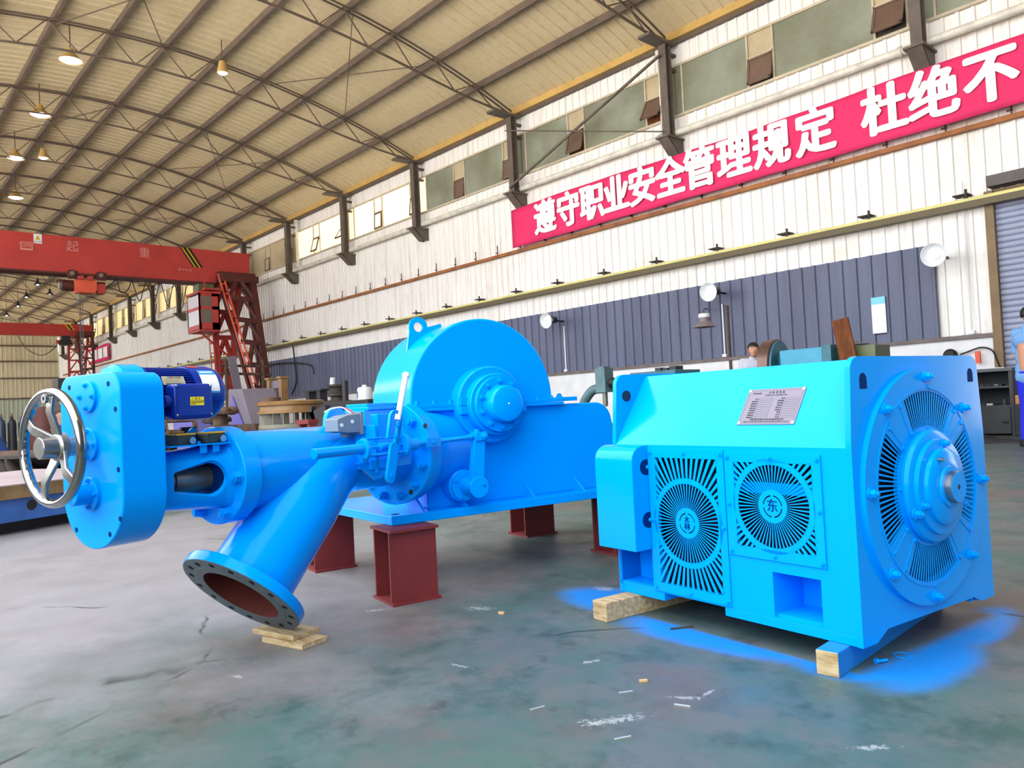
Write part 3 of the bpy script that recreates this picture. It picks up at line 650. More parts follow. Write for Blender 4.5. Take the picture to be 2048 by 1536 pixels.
# end plates
def plate(y0, y1, hole_r, top=0.855):
    k = gmb(); out = [(0.0, 0.0), (0.0, 0.584), (0.018, 0.80)] + [(0.063 + 0.045 * cos(radians(a)), top - 0.045 + 0.045 * sin(radians(a))) for a in (180, 157, 135, 112, 90)] + \
        [(0.78 + 0.045 * cos(radians(a)), top - 0.045 + 0.045 * sin(radians(a))) for a in (90, 67, 45, 22, 0)] + [(0.825, 0.80), (0.843, 0.584), (0.843, 0.0), (0.705, 0.0), (0.695, 0.022), (0.138, 0.03), (0.134, 0.0)]
    if not hole_r: k.prism(out, ENDP, -y0, -y1); return k
    cx, cz = 0.41, 0.435; n = 96; circ = []; per = []
    def hit(dx, dz):
        best = 9
        for (p, q) in zip(out, out[1:] + out[:1]):
            ex, ez = q[0] - p[0], q[1] - p[1]; den = dx * ez - dz * ex
            if abs(den) < 1e-9: continue
            t_ = ((p[0] - cx) * ez - (p[1] - cz) * ex) / den; u_ = ((p[0] - cx) * dz - (p[1] - cz) * dx) / den
            if t_ > 0 and -1e-6 <= u_ <= 1 + 1e-6: best = min(best, t_)
        return best
    angs = sorted([2 * pi * i / n for i in range(n)] + [atan2(p[1] - cz, p[0] - cx) % (2 * pi) for p in out]); n = len(angs); vs = []
    for a in angs:
        t_ = hit(cos(a), sin(a))
        for r in (hole_r, t_):
            for yy in (y0, y1): vs.append((cx + r * cos(a), yy, cz + r * sin(a)))
    fs = []
    for i in range(n):
        j = (i + 1) % n; A, B = 4 * i, 4 * j
        fs += [(A, B, B + 2, A + 2), (A + 1, A + 3, B + 3, B + 1), (A, A + 1, B + 1, B), (A + 2, B + 2, B + 3, A + 3)]
    k.add(vs, fs); return k
fp = plate(-0.004, 0.014, 0.31).build('end_plate', BLUE, gen, smooth=30)
bp = plate(1.0, 1.02, 0, 0.862).build('end_plate', BLUE, gen, smooth=30)
for (x, z) in ((0.085, 0.785), (0.77, 0.79)):
    gmb().prism([(x - 0.02, z - 0.028), (x + 0.02, z - 0.028)] + arc(x, z, 0.02, 0, 180, 8), ENDP, 0.0045, 0.0).build('lifting_slot', BLUEIN, fp, smooth=0)
gmb().prism(arc(0.07, 0.775, 0.022, 0, 360, 16)[:-1], ENDP, -0.995, -1.0).build('lifting_slot', BLACK, bp, smooth=0)
# round vented cover
cx, cz = 0.41, 0.435
def ring(r0, r1, y0, y1, seg=72): return [(r0, y0), (r0, y1), (r1, y1), (r1, y0)]
def polar(k, r0, r1, a0, a1, y0, y1, n=1):
    pts = [(cx + r0 * cos(radians(a)), cz + r0 * sin(radians(a))) for a in [a0 + (a1 - a0) * i / n for i in range(n + 1)]]
    pts += [(cx + r1 * cos(radians(a)), cz + r1 * sin(radians(a))) for a in [a1 + (a0 - a1) * i / n for i in range(n + 1)]]
    k.prism(pts, ENDP, -y0, -y1)
c = gmb(); Y0, Y1 = -0.004, -0.02
polar(c, 0.305, 0.378, 0, 360, Y0, Y1, 90)
polar(c, 0.17, 0.192, 0, 360, Y0, Y1, 60)
wins = [(85, 31), (178, 35), (268, 31), (2, 33)]
for i, (m, h) in enumerate(wins):
    m2, h2 = wins[(i + 1) % 4] if i < 3 else (362, 33)
    lo, hi = m + h, (m2 if m2 > m else m2 + 360) - h2
    if i == 3: lo, hi = 2 + 33, 85 - 31
    if i == 2: lo, hi = 268 + 31, 362 - 33
    polar(c, 0.192, 0.305, lo, hi, Y0, Y1, 6)
cov = c.build('vented_cover', BLUE, gen, smooth=30)
for (m, h) in wins:
    g = gmb(); n = 21
    for q in range(n):
        a = m - h + 2 * h * (q + 0.5) / n; w_ = 2 * h / n * 0.18
        polar(g, 0.188, 0.31, a - w_, a + w_, -0.0165, -0.018)
    g.build('vent_slats', BLUE, cov, smooth=0)
# raised arc pads round the vents and the small screws
def cscrew(r, a): p = V((cx + r * cos(radians(a)), -0.02, cz + r * sin(radians(a)))); gmb().cyl(p, p - V((0, 0.006, 0)), 0.006, seg=8).build('cover_screw', BLUE, cov)
for (m, h) in wins:
    for a in (m - h - 4, m + h + 4):
        for r in (0.2, 0.3): cscrew(r, a)
    for r in (0.182, 0.318): cscrew(r, m)
k = gmb(); polar(k, 0.312, 0.318, 0, 360, -0.02, -0.0225, 90)
for (m, h) in wins:
    for a in (m - h - 5, m + h + 5): polar(k, 0.19, 0.318, a - 0.5, a + 0.5, -0.02, -0.022)
k.build('pad_edge', BLUE, cov, smooth=30)
h_ = gmb()
h_.lathe([(0.0, 0.0), (0.178, 0.0), (0.181, 0.012), (0.176, 0.024), (0.165, 0.028), (0.152, 0.028), (0.150, 0.042), (0.122, 0.044), (0.120, 0.056), (0.108, 0.062), (0.066, 0.063), (0.064, 0.070), (0, 0.070)], (cx, -0.018, cz), (0, -1, 0), 64)
hub = h_.build('bearing_hub', BLUE, gen, smooth=28)
for a in (80, 200, 330):
    for r, yy, s_ in ((0.137, -0.060, 0.010),): gmb().bolt((cx + r * cos(radians(a)), yy, cz + r * sin(radians(a))), (0, -1, 0), s_, 0.016).build('hub_bolt', BLUE, hub)
gmb().bolt((cx + 0.168 * cos(radians(205)), -0.045, cz + 0.168 * sin(radians(205))), (0, -1, 0), 0.013, 0.022).build('hub_bolt', BLUE, hub)
gmb().cyl((cx - 0.06, -0.08, cz + 0.09), (cx - 0.06, -0.098, cz + 0.09), 0.006, seg=8).build('grease_nipple', STEEL, hub)
gmb().lathe([(0, 0), (0.05, 0), (0.05, 0.045), (0.047, 0.048), (0, 0.048)], (cx, -0.06, cz), (0, -1, 0), 40).build('shaft', STEEL, gen)
gmb().lathe([(0.009, 0), (0.047, 0), (0.047, 0.0015), (0.009, 0.0015)], (cx, -0.1085, cz), (0, -1, 0), 40, close=True).build('shaft_face', BLUE, gen)
gmb().cyl((cx, -0.108, cz), (cx, -0.109, cz), 0.008, seg=14).build('centre_hole', BLACK, gen)
for k_ in range(8):
    a = radians(88 + 45 * k_); p = (cx + 0.352 * cos(a), -0.02, cz + 0.352 * sin(a))
    gmb().bolt(p, (0, -1, 0), 0.013, 0.022).build('cover_bolt', BLUE, cov)
# grille panels with radial slots
def poly_rect_dist(a, hx0, hx1, hy0, hy1):
    c_, s_ = cos(a), sin(a); t = 9
    if c_ > 1e-9: t = min(t, hx1 / c_)
    if c_ < -1e-9: t = min(t, hx0 / c_)
    if s_ > 1e-9: t = min(t, hy1 / s_)
    if s_ < -1e-9: t = min(t, hy0 / s_)
    return t
def grille(out, slot, c, r_hub, r_fan, char, name):
    D0, D1 = -0.006, 0.0          # panel sits proud of the side
    k = gmb(); y0, y1, z0, z1 = out; cy_, cz_ = c
    for (a, b_, d, e) in rect_holes(y0, y1, z0, z1, [slot]): k.box(D0, D1 + 0.004, a, b_, d, e)
    n = 60; ring_w = 0.02
    def P2(pts): k.prism([(cy_ + x, cz_ + z) for x, z in pts], SIDE, D0, D0 + 0.0016)
    P2(arc(0, 0, r_hub * 0.60, 0, 360, 30)[:-1])
    for q in range(4): # arc slots round the emblem
        a0 = 90 * q; P2(arc(0, 0, r_hub * 0.58, a0 - 8, a0 + 8, 3) + arc(0, 0, r_hub * 0.70, a0 + 8, a0 - 8, 3))
    P2(arc(0, 0, r_hub * 0.68, 0, 360, 48) + arc(0, 0, r_hub, 360, 0, 48))
    P2(arc(0, 0, r_fan, 0, 360, 60) + arc(0, 0, r_fan + ring_w, 360, 0, 60))
    hx0, hx1, hy0, hy1 = slot[0] - cy_, slot[1] - cy_, slot[2] - cz_, slot[3] - cz_
    for q in range(n):
        a = 2 * pi * (q + 0.5) / n; ta, tb = (cos(a), sin(a)), (-sin(a), cos(a))
        def bar(r0, r1, w0, w1): P2([(ta[0] * r0 + tb[0] * w0, ta[1] * r0 + tb[1] * w0), (ta[0] * r1 + tb[0] * w1, ta[1] * r1 + tb[1] * w1), (ta[0] * r1 - tb[0] * w1, ta[1] * r1 - tb[1] * w1), (ta[0] * r0 - tb[0] * w0, ta[1] * r0 - tb[1] * w0)])
        bar(r_hub - 0.002, r_fan + 0.004, 0.0009, 0.0024)
        R = poly_rect_dist(a, hx0, hx1, hy0, hy1)
        if R > r_fan + ring_w + 0.004: bar(r_fan + ring_w - 0.003, R + 0.003, 0.0042, 0.0042 + 0.02 * max(0, R - r_fan - ring_w))
    o = k.build(name, BLUE, gen, smooth=0)
    M = GM @ frame((D0 - 0.0005, cy_, cz_), (0, -1, 0), (0, 0, 1))
    for (ch, dz, sz) in char: text('emblem_character', ch, sz, BLUEIN, M @ Matrix.Translation((0, dz, 0)), parent=o, ext=0.0012)
    for (a, d) in [(y0 + 0.012, z0 + 0.014), (y1 - 0.012, z0 + 0.014), (y0 + 0.012, z1 - 0.014), (y1 - 0.012, z1 - 0.014), ((y0 + y1) / 2, z1 - 0.014), ((y0 + y1) / 2, z0 + 0.014), (y0 + 0.012, (z0 + z1) / 2), (y1 - 0.012, (z0 + z1) / 2)]:
        gmb().cyl((D0, a, d), (D0 - 0.003, a, d), 0.009, seg=12).cyl((D0 - 0.002, a, d), (D0 - 0.008, a, d), 0.005, seg=6).build('grille_screw', BLUE, o)
    return o
grille((0.465, 0.822, 0.037, 0.570), (0.495, 0.787, 0.07, 0.538), (0.642, 0.304), 0.055, 0.142, [('木', 0.012, 0.026), ('林', -0.013, 0.03)], 'vent_grille')
grille((0.097, 0.460, 0.218, 0.562), (0.128, 0.423, 0.252, 0.533), (0.276, 0.393), 0.054, 0.134, [('东', 0.0, 0.044)], 'vent_grille')
# terminal box at the far end
k = gmb(); d = -0.085; r = 0.06
prof = [(0.0, 0.188), (d, 0.188)] + [(d + r - r * cos(radians(a)), 0.583 - r + r * sin(radians(a))) for a in (0, 18, 36, 54, 72, 90)] + [(0.0, 0.583)]
k.prism(prof, ENDP, -0.828, -1.036)
tb = k.build('terminal_box', BLUE, gen, smooth=30, bevel=0.002)
for z in (0.30, 0.50):
    gmb().prism([(0.004, z - 0.03)] + arc(-0.014, z, 0.03, 270, 90, 10) + [(0.004, z + 0.03)], ENDP, -0.8275, -0.832).build('cable_notch', BLUEIN, tb, smooth=0)
    gmb().cyl((-0.006, 0.829, z), (-0.006, 0.818, z), 0.008, seg=8).build('box_screw', BLUE, tb)
# name plate on the sloped shoulder
nrm = V((-0.268, 0, 0.187)).normalized(); up = V((0.187, 0, 0.268)).normalized()
NPZ = 0.712
NP = GM @ frame(V((0.187 * (NPZ - 0.584) / 0.268, 0.327, NPZ)) + nrm * 0.003, V((0, -1, 0)), up)
npl = MB(NP).box(-0.112, 0.112, -0.072, 0.072, -0.003, 0.0).build('name_plate', PLATEM, gen, smooth=0, bevel=0.001)
NPX = NP @ Matrix.Translation((0, 0, 0.0006))
k = MB(NPX)
for (a, b_, c_, e) in ((-0.105, 0.105, 0.064, 0.0655), (-0.105, 0.105, -0.0655, -0.064), (-0.105, -0.1035, -0.065, 0.065), (0.1035, 0.105, -0.065, 0.065)): k.box(a, b_, c_, e, -0.0005, 0)
for row in range(9):
    z = 0.030 - row * 0.0092
    for x0, x1 in ((-0.055, 0.0), (0.048, 0.098)):
        k.box(x0, x1, z - 0.0034, z - 0.0030, -0.0005, 0).box(x0, x1, z + 0.0030, z + 0.0034, -0.0005, 0).box(x0, x0 + 0.0004, z - 0.0034, z + 0.0034, -0.0005, 0).box(x1 - 0.0004, x1, z - 0.0034, z + 0.0034, -0.0005, 0)
k.build('plate_ruling', mat('grey_engraved_line', rgb=(96, 94, 108), rough=0.5), npl, smooth=0)
def npt(s_, x, y, sz, al='CENTER', bold=0.0, sh=0.0): text('plate_text', s_, sz, INK, NPX @ Matrix.Translation((x, y, 0)), parent=npl, ext=0.0002, align=al, bold=bold, shear=sh)
npt('水 轮 发 电 机', 0.005, 0.055, 0.0105); npt('HYDRAULIC GENERATOR', 0.005, 0.0445, 0.0075); npt('Tinenergy', -0.074, 0.0545, 0.009, bold=0.02, sh=0.15)
for row, (a, b_) in enumerate(zip(['型 号', '额定功率', '额定电压', '额定电流', '额定转速', '功率因数', '额定频率', '励磁电压', '励磁电流'], ['相 数', '绝缘等级', '防护等级', '飞逸转速', '接线方式', '出品编号', '重 量', '标 准', '日 期'])):
    z = 0.030 - row * 0.0092
    npt(a, -0.058, z, 0.0062, 'RIGHT'); npt(b_, 0.045, z, 0.0062, 'RIGHT')
npt('中国 重庆东森水轮发电设备有限公司', 0, -0.0525, 0.0082); npt('CHINA CHONGQING DONGSEN HYDROPOWER EQUIPMENT CO.,LTD', 0, -0.0605, 0.0056)
for sx in (-1, 1):
    for sy in (-1, 1): MB(NP).cyl((sx * 0.105, sy * 0.065, 0), (sx * 0.105, sy * 0.065, 0.002), 0.005, seg=12).build('plate_rivet', WHITEP, npl)
# timber blocks under it
def timber(x0, x1, y0, y1, z0, z1, label, M, m=WOOD, name='timber_block'):
    o = MB(M).box(x0, x1, y0, y1, z0, z1).build(name, m, smooth=0, bevel=0.003)
    return tag(o, label, 'wood')
BLKM = [WOOD, mat('timber_misted_blue', lin=(0.0, 0.21, 0.72), rough=0.8, spec=0.1, var=0.6, scale=3, tint=(0.03, 0.19, 0.42))]
def blk(p0, d, w_, L_, ms, label):
    """p0: near lower corner on the floor, d: direction the timber runs in, w_ wide towards the far side"""
    k = MB(frame(V(GM @ V(p0)).xy.to_3d(), (gx * d[0] + gl * d[1]), (gl * d[0] - gx * d[1]))); k.box(0, L_, 0, w_, 0, 0.0742); k.fm = ms
    o = k.build('timber_block', BLKM, smooth=0, bevel=0.003); return tag(o, label, 'wood')
blk((-0.082, 0.027, 0), (0.986, 0.165), 0.068, 0.97, [0, 1, 1, 0, 0, 0], 'pale square timber under the near end of the generator, its top misted with blue paint')
blk((-0.173, 0.916, 0), (1, -0.02), 0.08, 0.95, [0, 0, 0, 0, 0, 0], 'pale square timber under the far end of the generator below the terminal box')
# ================================================================== THE TURBINE
tu = V((0.17186843, 0.98512, 0)).normalized(); tw = V((-tu.y, tu.x, 0)); TO = V((-2.99902, 1.91438, 0.33))
TM = frame(TO, tu, tw)              # x along the casing away from the viewer, y along the shaft, z up from the underside of the base
nn = V((-0.26050451, 0.96547263, 0)); NO = V((-3.074, 1.976, 0.655))
NM = frame(NO, nn, V((-nn.y, nn.x, 0)))   # nozzle axis: x points into the casing, -y towards the viewer
tur = thing('hydro_turbine', 'big bright blue water turbine with half-round casing, bent pipe and handwheel on red supports', 'turbine', TO, atan2(tu.y, tu.x))
def tmb(): return MB(TM)
def nmb(): return MB(NM)
PXZ = frame((0, 0, 0), (1, 0, 0), (0, 0, 1))   # prism in (x,z), extrude along -y
def yprism(k, pts, y0, y1): return k.prism(pts, PXZ, -y0, -y1)
# base frame
k = tmb(); k.prism([(0, 0), (1.78, 0), (1.78, 0.92), (-0.07, 0.92)], None, 0, 0.042)
base = k.build('base_plate', BLUE, tur, smooth=0, bevel=0.003)
k = tmb(); k.cyl((0.045, 0.06, 0.042), (0.045, 0.06, 0.043), 0.02, seg=16); k.build('anchor_hole', BLACK, base)
def gusset(x, y0, y1, z1, t=0.012):
    k = tmb(); k.add([(x, y1, 0.04), (x, y0, 0.04), (x, y1, z1), (x + t, y1, 0.04), (x + t, y0, 0.04), (x + t, y1, z1)], [(0, 1, 2), (3, 5, 4), (0, 3, 4, 1), (1, 4, 5, 2), (2, 5, 3, 0)])
    k.build('gusset', BLUE, base, smooth=0)
for x in (0.80, 1.12, 1.44): gusset(x, 0.025, 0.125, 0.118)
gusset(0.40, 0.02, 0.125, 0.12); gusset(0.17, 0.02, 0.20, 0.16)
# casing: long rounded lower box
ZS = 0.522; WF, WB = 0.12, 0.70
low = [(0.24, 0.04), (1.41, 0.04), (1.41, 0.405)] + arc(1.30, 0.405, 0.11, 0, 90, 8) + [(0.24, ZS - 0.007)]
k = tmb(); yprism(k, low, WF, WB); k.build('lower_casing', BLUE, tur, smooth=30, bevel=0.006)
# half-round cover
UC, ZC, RC = 0.590, 0.556, 0.417
half = [(UC + RC, 0.53)] + arc(UC, ZC, RC, -2, 182, 48) + [(UC - RC, 0.53)]
k = tmb(); yprism(k, half, WF, 0.605); cover = k.build('round_cover', BLUE, tur, smooth=30, bevel=0.010, seg=3)
# split flange with its clamp bolts
k = tmb(); k.box(0.135, 1.06, WF - 0.034, 0.64, 0.512, 0.528).box(0.135, 1.06, WF - 0.034, 0.64, 0.5285, 0.546)
k.box(1.0, 1.16, WF - 0.02, 0.6, 0.53, 0.552)
spl = k.build('split_flange', BLUE, tur, smooth=0, bevel=0.002)
for x in (0.2, 0.29, 0.38, 0.46, 0.80, 0.90, 0.99): tmb().bolt((x, WF - 0.016, 0.546), (0, 0, 1), 0.010, 0.016).build('flange_bolt', BLUE, spl)
for x in (1.09,): tmb().bolt((x, WF + 0.05, 0.552), (0, 0, 1), 0.014, 0.018).build('flange_bolt', BLUE, spl)
# lifting eye on the cover
lg = [(0.27, 0.80), (0.293, 0.93)] + arc(0.345, 0.953, 0.052, 180, 45, 8) + [(0.475, 0.972), (0.50, 0.90)]
k = tmb(); n_ = 20; ho = arc(0.345, 0.953, 0.026, 0, 360, n_)[:-1]
yprism(k, [(0.27, 0.80), (0.293, 0.93), (0.293, 0.953), (0.319, 0.953)] + [(0.345 + 0.026 * cos(radians(a)), 0.953 + 0.026 * sin(radians(a))) for a in range(180, 361, 20)] + [(0.397, 0.953), (0.475, 0.972), (0.50, 0.90), (0.42, 0.80)], 0.352, 0.368)
yprism(k, arc(0.345, 0.953, 0.052, 0, 180, 12) + [(0.345 - 0.026 * cos(radians(a)), 0.953 + 0.026 * sin(radians(a))) for a in range(0, 181, 15)], 0.352, 0.368)
k.build('lifting_eye', BLUE, tur, smooth=30)
# main bearing
bc = (0.588, WF, 0.531)
k = tmb(); k.lathe([(0.150, 0.0), (0.196, 0.0), (0.194, 0.062), (0.186, 0.070), (0.150, 0.070)], bc, (0, -1, 0), 56)
k.lathe([(0.12, 0.0), (0.154, 0.0), (0.154, 0.120), (0.150, 0.126), (0.11, 0.126)], bc, (0, -1, 0), 56)
brg = k.build('bearing_housing', BLUE, tur, smooth=30)
k = tmb(); k.lathe([(0.0, 0.0), (0.137, 0.0), (0.138, 0.006), (0.138, 0.022), (0.136, 0.026), (0.096, 0.026), (0.092, 0.030), (0.090, 0.088), (0.085, 0.097), (0.074, 0.102), (0.0, 0.102)], (bc[0], WF - 0.13, bc[2]), (0, -1, 0), 56)
cap = k.build('bearing_cap', BLUE, tur, smooth=30)
for i in range(10):
    a = radians(18 + 36 * i)
    tmb().bolt((bc[0] + 0.115 * cos(a), WF - 0.156, bc[2] + 0.115 * sin(a)), (0, -1, 0), 0.011, 0.016).build('cap_bolt', BLUE, cap)
tmb().cyl((bc[0], WF - 0.231, bc[2]), (bc[0], WF - 0.236, bc[2]), 0.004, seg=8).build('grease_nipple', WHITEP, cap)
for x0 in (0.40, 0.742):
    k = tmb(); k.box(x0, x0 + 0.038, 0.03, WF, 0.53, 0.575).box(x0, x0 + 0.038, 0.03, WF, 0.488, 0.528); eb = k.build('bearing_ear', BLUE, brg, smooth=0, bevel=0.003)
    tmb().bolt((x0 + 0.019, 0.06, 0.575), (0, 0, 1), 0.012, 0.018)
# front deflector bearing, crank arm and its boss
k = tmb(); k.lathe([(0.0, 0), (0.078, 0), (0.078, 0.085), (0.072, 0.09), (0.07, 0.105), (0.0, 0.105)], (0.395, WF, 0.143), (0, -1, 0), 40)
db = k.build('deflector_bearing', BLUE, tur, smooth=30)
for a in (60, 150, 240, 330): tmb().bolt((0.395 + 0.06 * cos(radians(a)), WF - 0.105, 0.143 + 0.06 * sin(radians(a))), (0, -1, 0), 0.009, 0.012).build('bearing_bolt', BLUE, db)
k = tmb(); k.cyl((0.408, 0.02, 0.142), (0.408, -0.10, 0.142), 0.044, seg=32)
k.add([(0.372, -0.05, 0.142), (0.444, -0.05, 0.142), (0.444, -0.085, 0.142), (0.372, -0.085, 0.142), (0.405, -0.05, 0.37), (0.462, -0.05, 0.37), (0.462, -0.085, 0.37), (0.405, -0.085, 0.37)], [(0, 1, 2, 3), (4, 7, 6, 5), (0, 4, 5, 1), (1, 5, 6, 2), (2, 6, 7, 3), (3, 7, 4, 0)])
k.cyl((0.408, -0.099, 0.142), (0.408, -0.104, 0.142), 0.051, seg=32)
arm = k.build('crank_arm', BLUE, tur, smooth=30, bevel=0.004)
k = tmb(); k.box(0.408, 0.466, -0.095, -0.04, 0.36, 0.402).cyl((0.425, -0.07, 0.40), (0.425, -0.07, 0.415), 0.014, seg=6); k.bolt((0.452, -0.095, 0.382), (0, -1, 0), 0.014, 0.014)
k.build('rod_clevis', BLUE, arm, smooth=30, bevel=0.003)
tmb().bolt((0.43, -0.104, 0.155), (0, -1, 0), 0.008, 0.008).build('arm_bolt', BLUE, arm)
# ------------------------------------------------------------------ nozzle: inlet neck, flanges, bend
neck = nmb(); neck.lathe([(0.206, 0.08), (0.200, 0.2), (0.19, 0.62)], (0, 0, 0), (1, 0, 0), 48); neck.build('inlet_neck', BLUE, tur, smooth=60)
k = nmb(); k.lathe([(0.13, 0.0), (0.238, 0.0), (0.241, 0.004), (0.241, 0.040), (0.13, 0.040)], (0, 0, 0), (1, 0, 0), 64)
tf = k.build('nozzle_flange', BLUE, tur, smooth=30)
k = nmb(); k.lathe([(0.13, 0.042), (0.232, 0.042), (0.235, 0.046), (0.235, 0.085), (0.13, 0.085)], (0, 0, 0), (1, 0, 0), 64); k.build('casing_flange', BLUE, tur, smooth=30)
for i in range(12):
    a = radians(15 + 30 * i); p = V((0, 0.205 * cos(a), 0.205 * sin(a)))
    nmb().cyl(p, p - V((0.012, 0, 0)), 0.019, seg=16).cyl(p, p - V((0.034, 0, 0)), 0.021, seg=6).cyl(p - V((0.034, 0, 0)), p - V((0.044, 0, 0)), 0.012, seg=12).build('flange_bolt', BLUE, tf)
for a in (0, -56):
    p = V((-0.0005, 0.214 * cos(radians(a - 178)), 0.214 * sin(radians(a + 35)))) if a == 0 else V((-0.0005, -0.11, -0.18))
    nmb().cyl(p, p - V((0.0008, 0, 0)), 0.012, seg=14).build('bolt_hole', BLACK, tf)
# the bent water pipe, in nozzle coordinates
IC = V((-2.79, 1.122, 0.2065)); ia = V((-0.2571, 0.9664, 0)) * cos(radians(45.8)) + V((0, 0, sin(radians(45.8)))); ia.normalize()
inv = NM.inverted(); ic = inv @ IC; iad = (NM.to_3x3().transposed() @ ia).normalized()
J1 = ic + iad * 0.40; J2 = V((-0.26, 0, 0)); path = [ic + iad * 0.02, ic + iad * 0.2, J1]
hA = 0.17
for i in range(1, 12):
    t_ = i / 12; B0, B1, B2, B3 = J1, J1 + iad * hA, J2 - V((hA, 0, 0)), J2
    path.append(B0 * (1 - t_) ** 3 + 3 * B1 * t_ * (1 - t_) ** 2 + 3 * B2 * t_ * t_ * (1 - t_) + B3 * t_ ** 3)
path += [J2, V((-0.12, 0, 0)), V((0.01, 0, 0))]
rad = [0.160] * 3 + [0.160 - 0.014 * i / 12 for i in range(1, 12)] + [0.146, 0.145, 0.145]
k = nmb(); k.tube(path, 0.135, seg=48, cap=False, radii=rad); k.build('inlet_bend', BLUE, tur, smooth=60)
k = nmb(); k.tube([ic - iad * 0.001] + path[1:], 0.1, seg=40, cap=False, radii=[0.151] * 3 + [0.14] * (len(path) - 3)); k.cyl(path[-1], path[-1] + V((0.002, 0, 0)), 0.141, seg=30); k.build('pipe_lining', PRIMER, tur, smooth=60)
# inlet flange with dark gasket face
k = nmb(); k.lathe([(0.152, 0.001), (0.236, 0.001), (0.237, 0.004), (0.237, 0.036), (0.234, 0.040), (0.152, 0.040)], ic, iad, 64)
inf = k.build('inlet_flange', BLUE, tur, smooth=30)
k = nmb(); k.lathe([(0.152, 0.0), (0.182, -0.0), (0.185, 0.0015), (0.2345, 0.0015), (0.2345, -0.0008), (0.185, -0.0008), (0.182, -0.0022), (0.152, -0.0022)], ic, iad, 64, close=True)
k.build('flange_face', DARKSTEEL, inf, smooth=20)
AF = axis_frame(ic, iad)
for i in range(16):
    a = 2 * pi * (i + 0.5) / 16; p = AF @ V((0.205 * cos(a), 0.205 * sin(a), -0.0012))
    nmb().cyl(p, p - iad * 0.0006, 0.0115, seg=14).build('bolt_hole', CORESHADE, inf)
# straight nozzle body with its end flange
k = nmb(); k.lathe([(0.152, -0.90), (0.152, -0.36), (0.12, -0.30)], (0, 0, -0.004), (1, 0, 0), 56); k.build('nozzle_body', BLUE, tur, smooth=60)
k = nmb(); k.lathe([(0.06, -0.955), (0.174, -0.955), (0.178, -0.951), (0.178, -0.884), (0.174, -0.880), (0.14, -0.880)], (0, 0, -0.006), (1, 0, 0), 64)
nf = k.build('end_flange', BLUE, tur, smooth=30)
for a in (0, 60, 120, 180, 240, 300):
    p = V((-0.955, -0.15 * cos(radians(a)), -0.006 - 0.15 * sin(radians(a))))
    nmb().cyl(p, p - V((0.006, 0, 0)), 0.024, seg=16).cyl(p, p - V((0.032, 0, 0)), 0.021, seg=6).cyl(p - V((0.032, 0, 0)), p - V((0.038, 0, 0)), 0.012, seg=10).build('end_flange_bolt', BLUE, nf)
# lifting eye on the bend
k = nmb(); yprism(k, [(-0.42, 0.1)] + arc(-0.345, 0.165, 0.062, 180, 0, 12) + [(-0.27, 0.1)], -0.012, 0.012); k.build('pipe_eye', BLUE, tur, smooth=30, bevel=0.003)
# stepped block on top of the neck
k = nmb(); k.box(-0.235, -0.04, -0.07, 0.07, 0.1, 0.206).box(-0.215, 0.0, -0.075, 0.075, 0.206, 0.222).box(-0.2, 0.02, -0.05, 0.08, 0.222, 0.236)
k.build('top_block', BLUE, tur, smooth=0, bevel=0.003)
# ------------------------------------------------------------------ deflector servo and hand lever
ys = -0.205; SM = NM @ Matrix.Translation((-0.06, -0.057, 0.003))
def smb(): return MB(SM)
k = smb(); k.cyl((-0.655, ys, 0.048), (-0.40, ys, 0.05), 0.0205, seg=28); k.build('servo_cylinder', BLUE, tur, smooth=30, bevel=0.002)
def oval(x, t, z, rz, ry, name):
    k = smb(); A = frame((x, ys, z), (0, 1, 0), (0, 0, 1))
    k.prism([(ry * cos(2 * pi * i / 28), rz * sin(2 * pi * i / 28)) for i in range(28)], A, 0, t)
    o = k.build(name, BLUE, tur, smooth=40, bevel=0.002)
    for s_ in (-1, 1): smb().bolt((x, ys + s_ * ry * 0.35, z + s_ * rz * 0.62), (-1, 0, 0), 0.009, 0.012).build('servo_bolt', BLUE, o)
    return o
oval(-0.40, 0.02, 0.042, 0.046, 0.034, 'servo_flange')
oval(-0.158, 0.022, 0.046, 0.05, 0.036, 'servo_flange')
k = smb()
for dy, dz in ((0.0, 0.005), (0.022, 0.04), (-0.018, -0.025), (0.02, -0.03)): k.cyl((-0.38, ys + dy, 0.045 + dz), (-0.15, ys + dy, 0.045 + dz), 0.0055 if dz else 0.011, seg=12)
k.cyl((-0.30, ys, 0.05), (-0.24, ys, 0.05), 0.016, seg=16)
k.build('tie_rods', BLUE, tur, smooth=30)
k = smb(); k.cyl((-0.136, ys, 0.046), (-0.07, ys, 0.046), 0.028, seg=20).cyl((-0.07, ys, 0.046), (-0.01, ys, 0.047), 0.013, seg=14).box(-0.01, 0.088, ys - 0.018, ys + 0.018, 0.026, 0.068)
k.bolt((0.03, ys - 0.018, 0.047), (0, -1, 0), 0.01, 0.008)
k.build('rod_end', BLUE, tur, smooth=30, bevel=0.002)
cl = SM.inverted() @ (TM @ V((0.408, -0.067, 0.381)))
k = smb(); k.cyl((0.088, ys, 0.047), cl, 0.0105, seg=16).cyl((0.088, ys, 0.047), V((0.088, ys, 0.047)).lerp(cl, 0.1), 0.014, seg=16).cyl(V((0.088, ys, 0.047)).lerp(cl, 0.86), cl, 0.0145, seg=16)
k.build('push_rod', BLUE, tur, smooth=30)
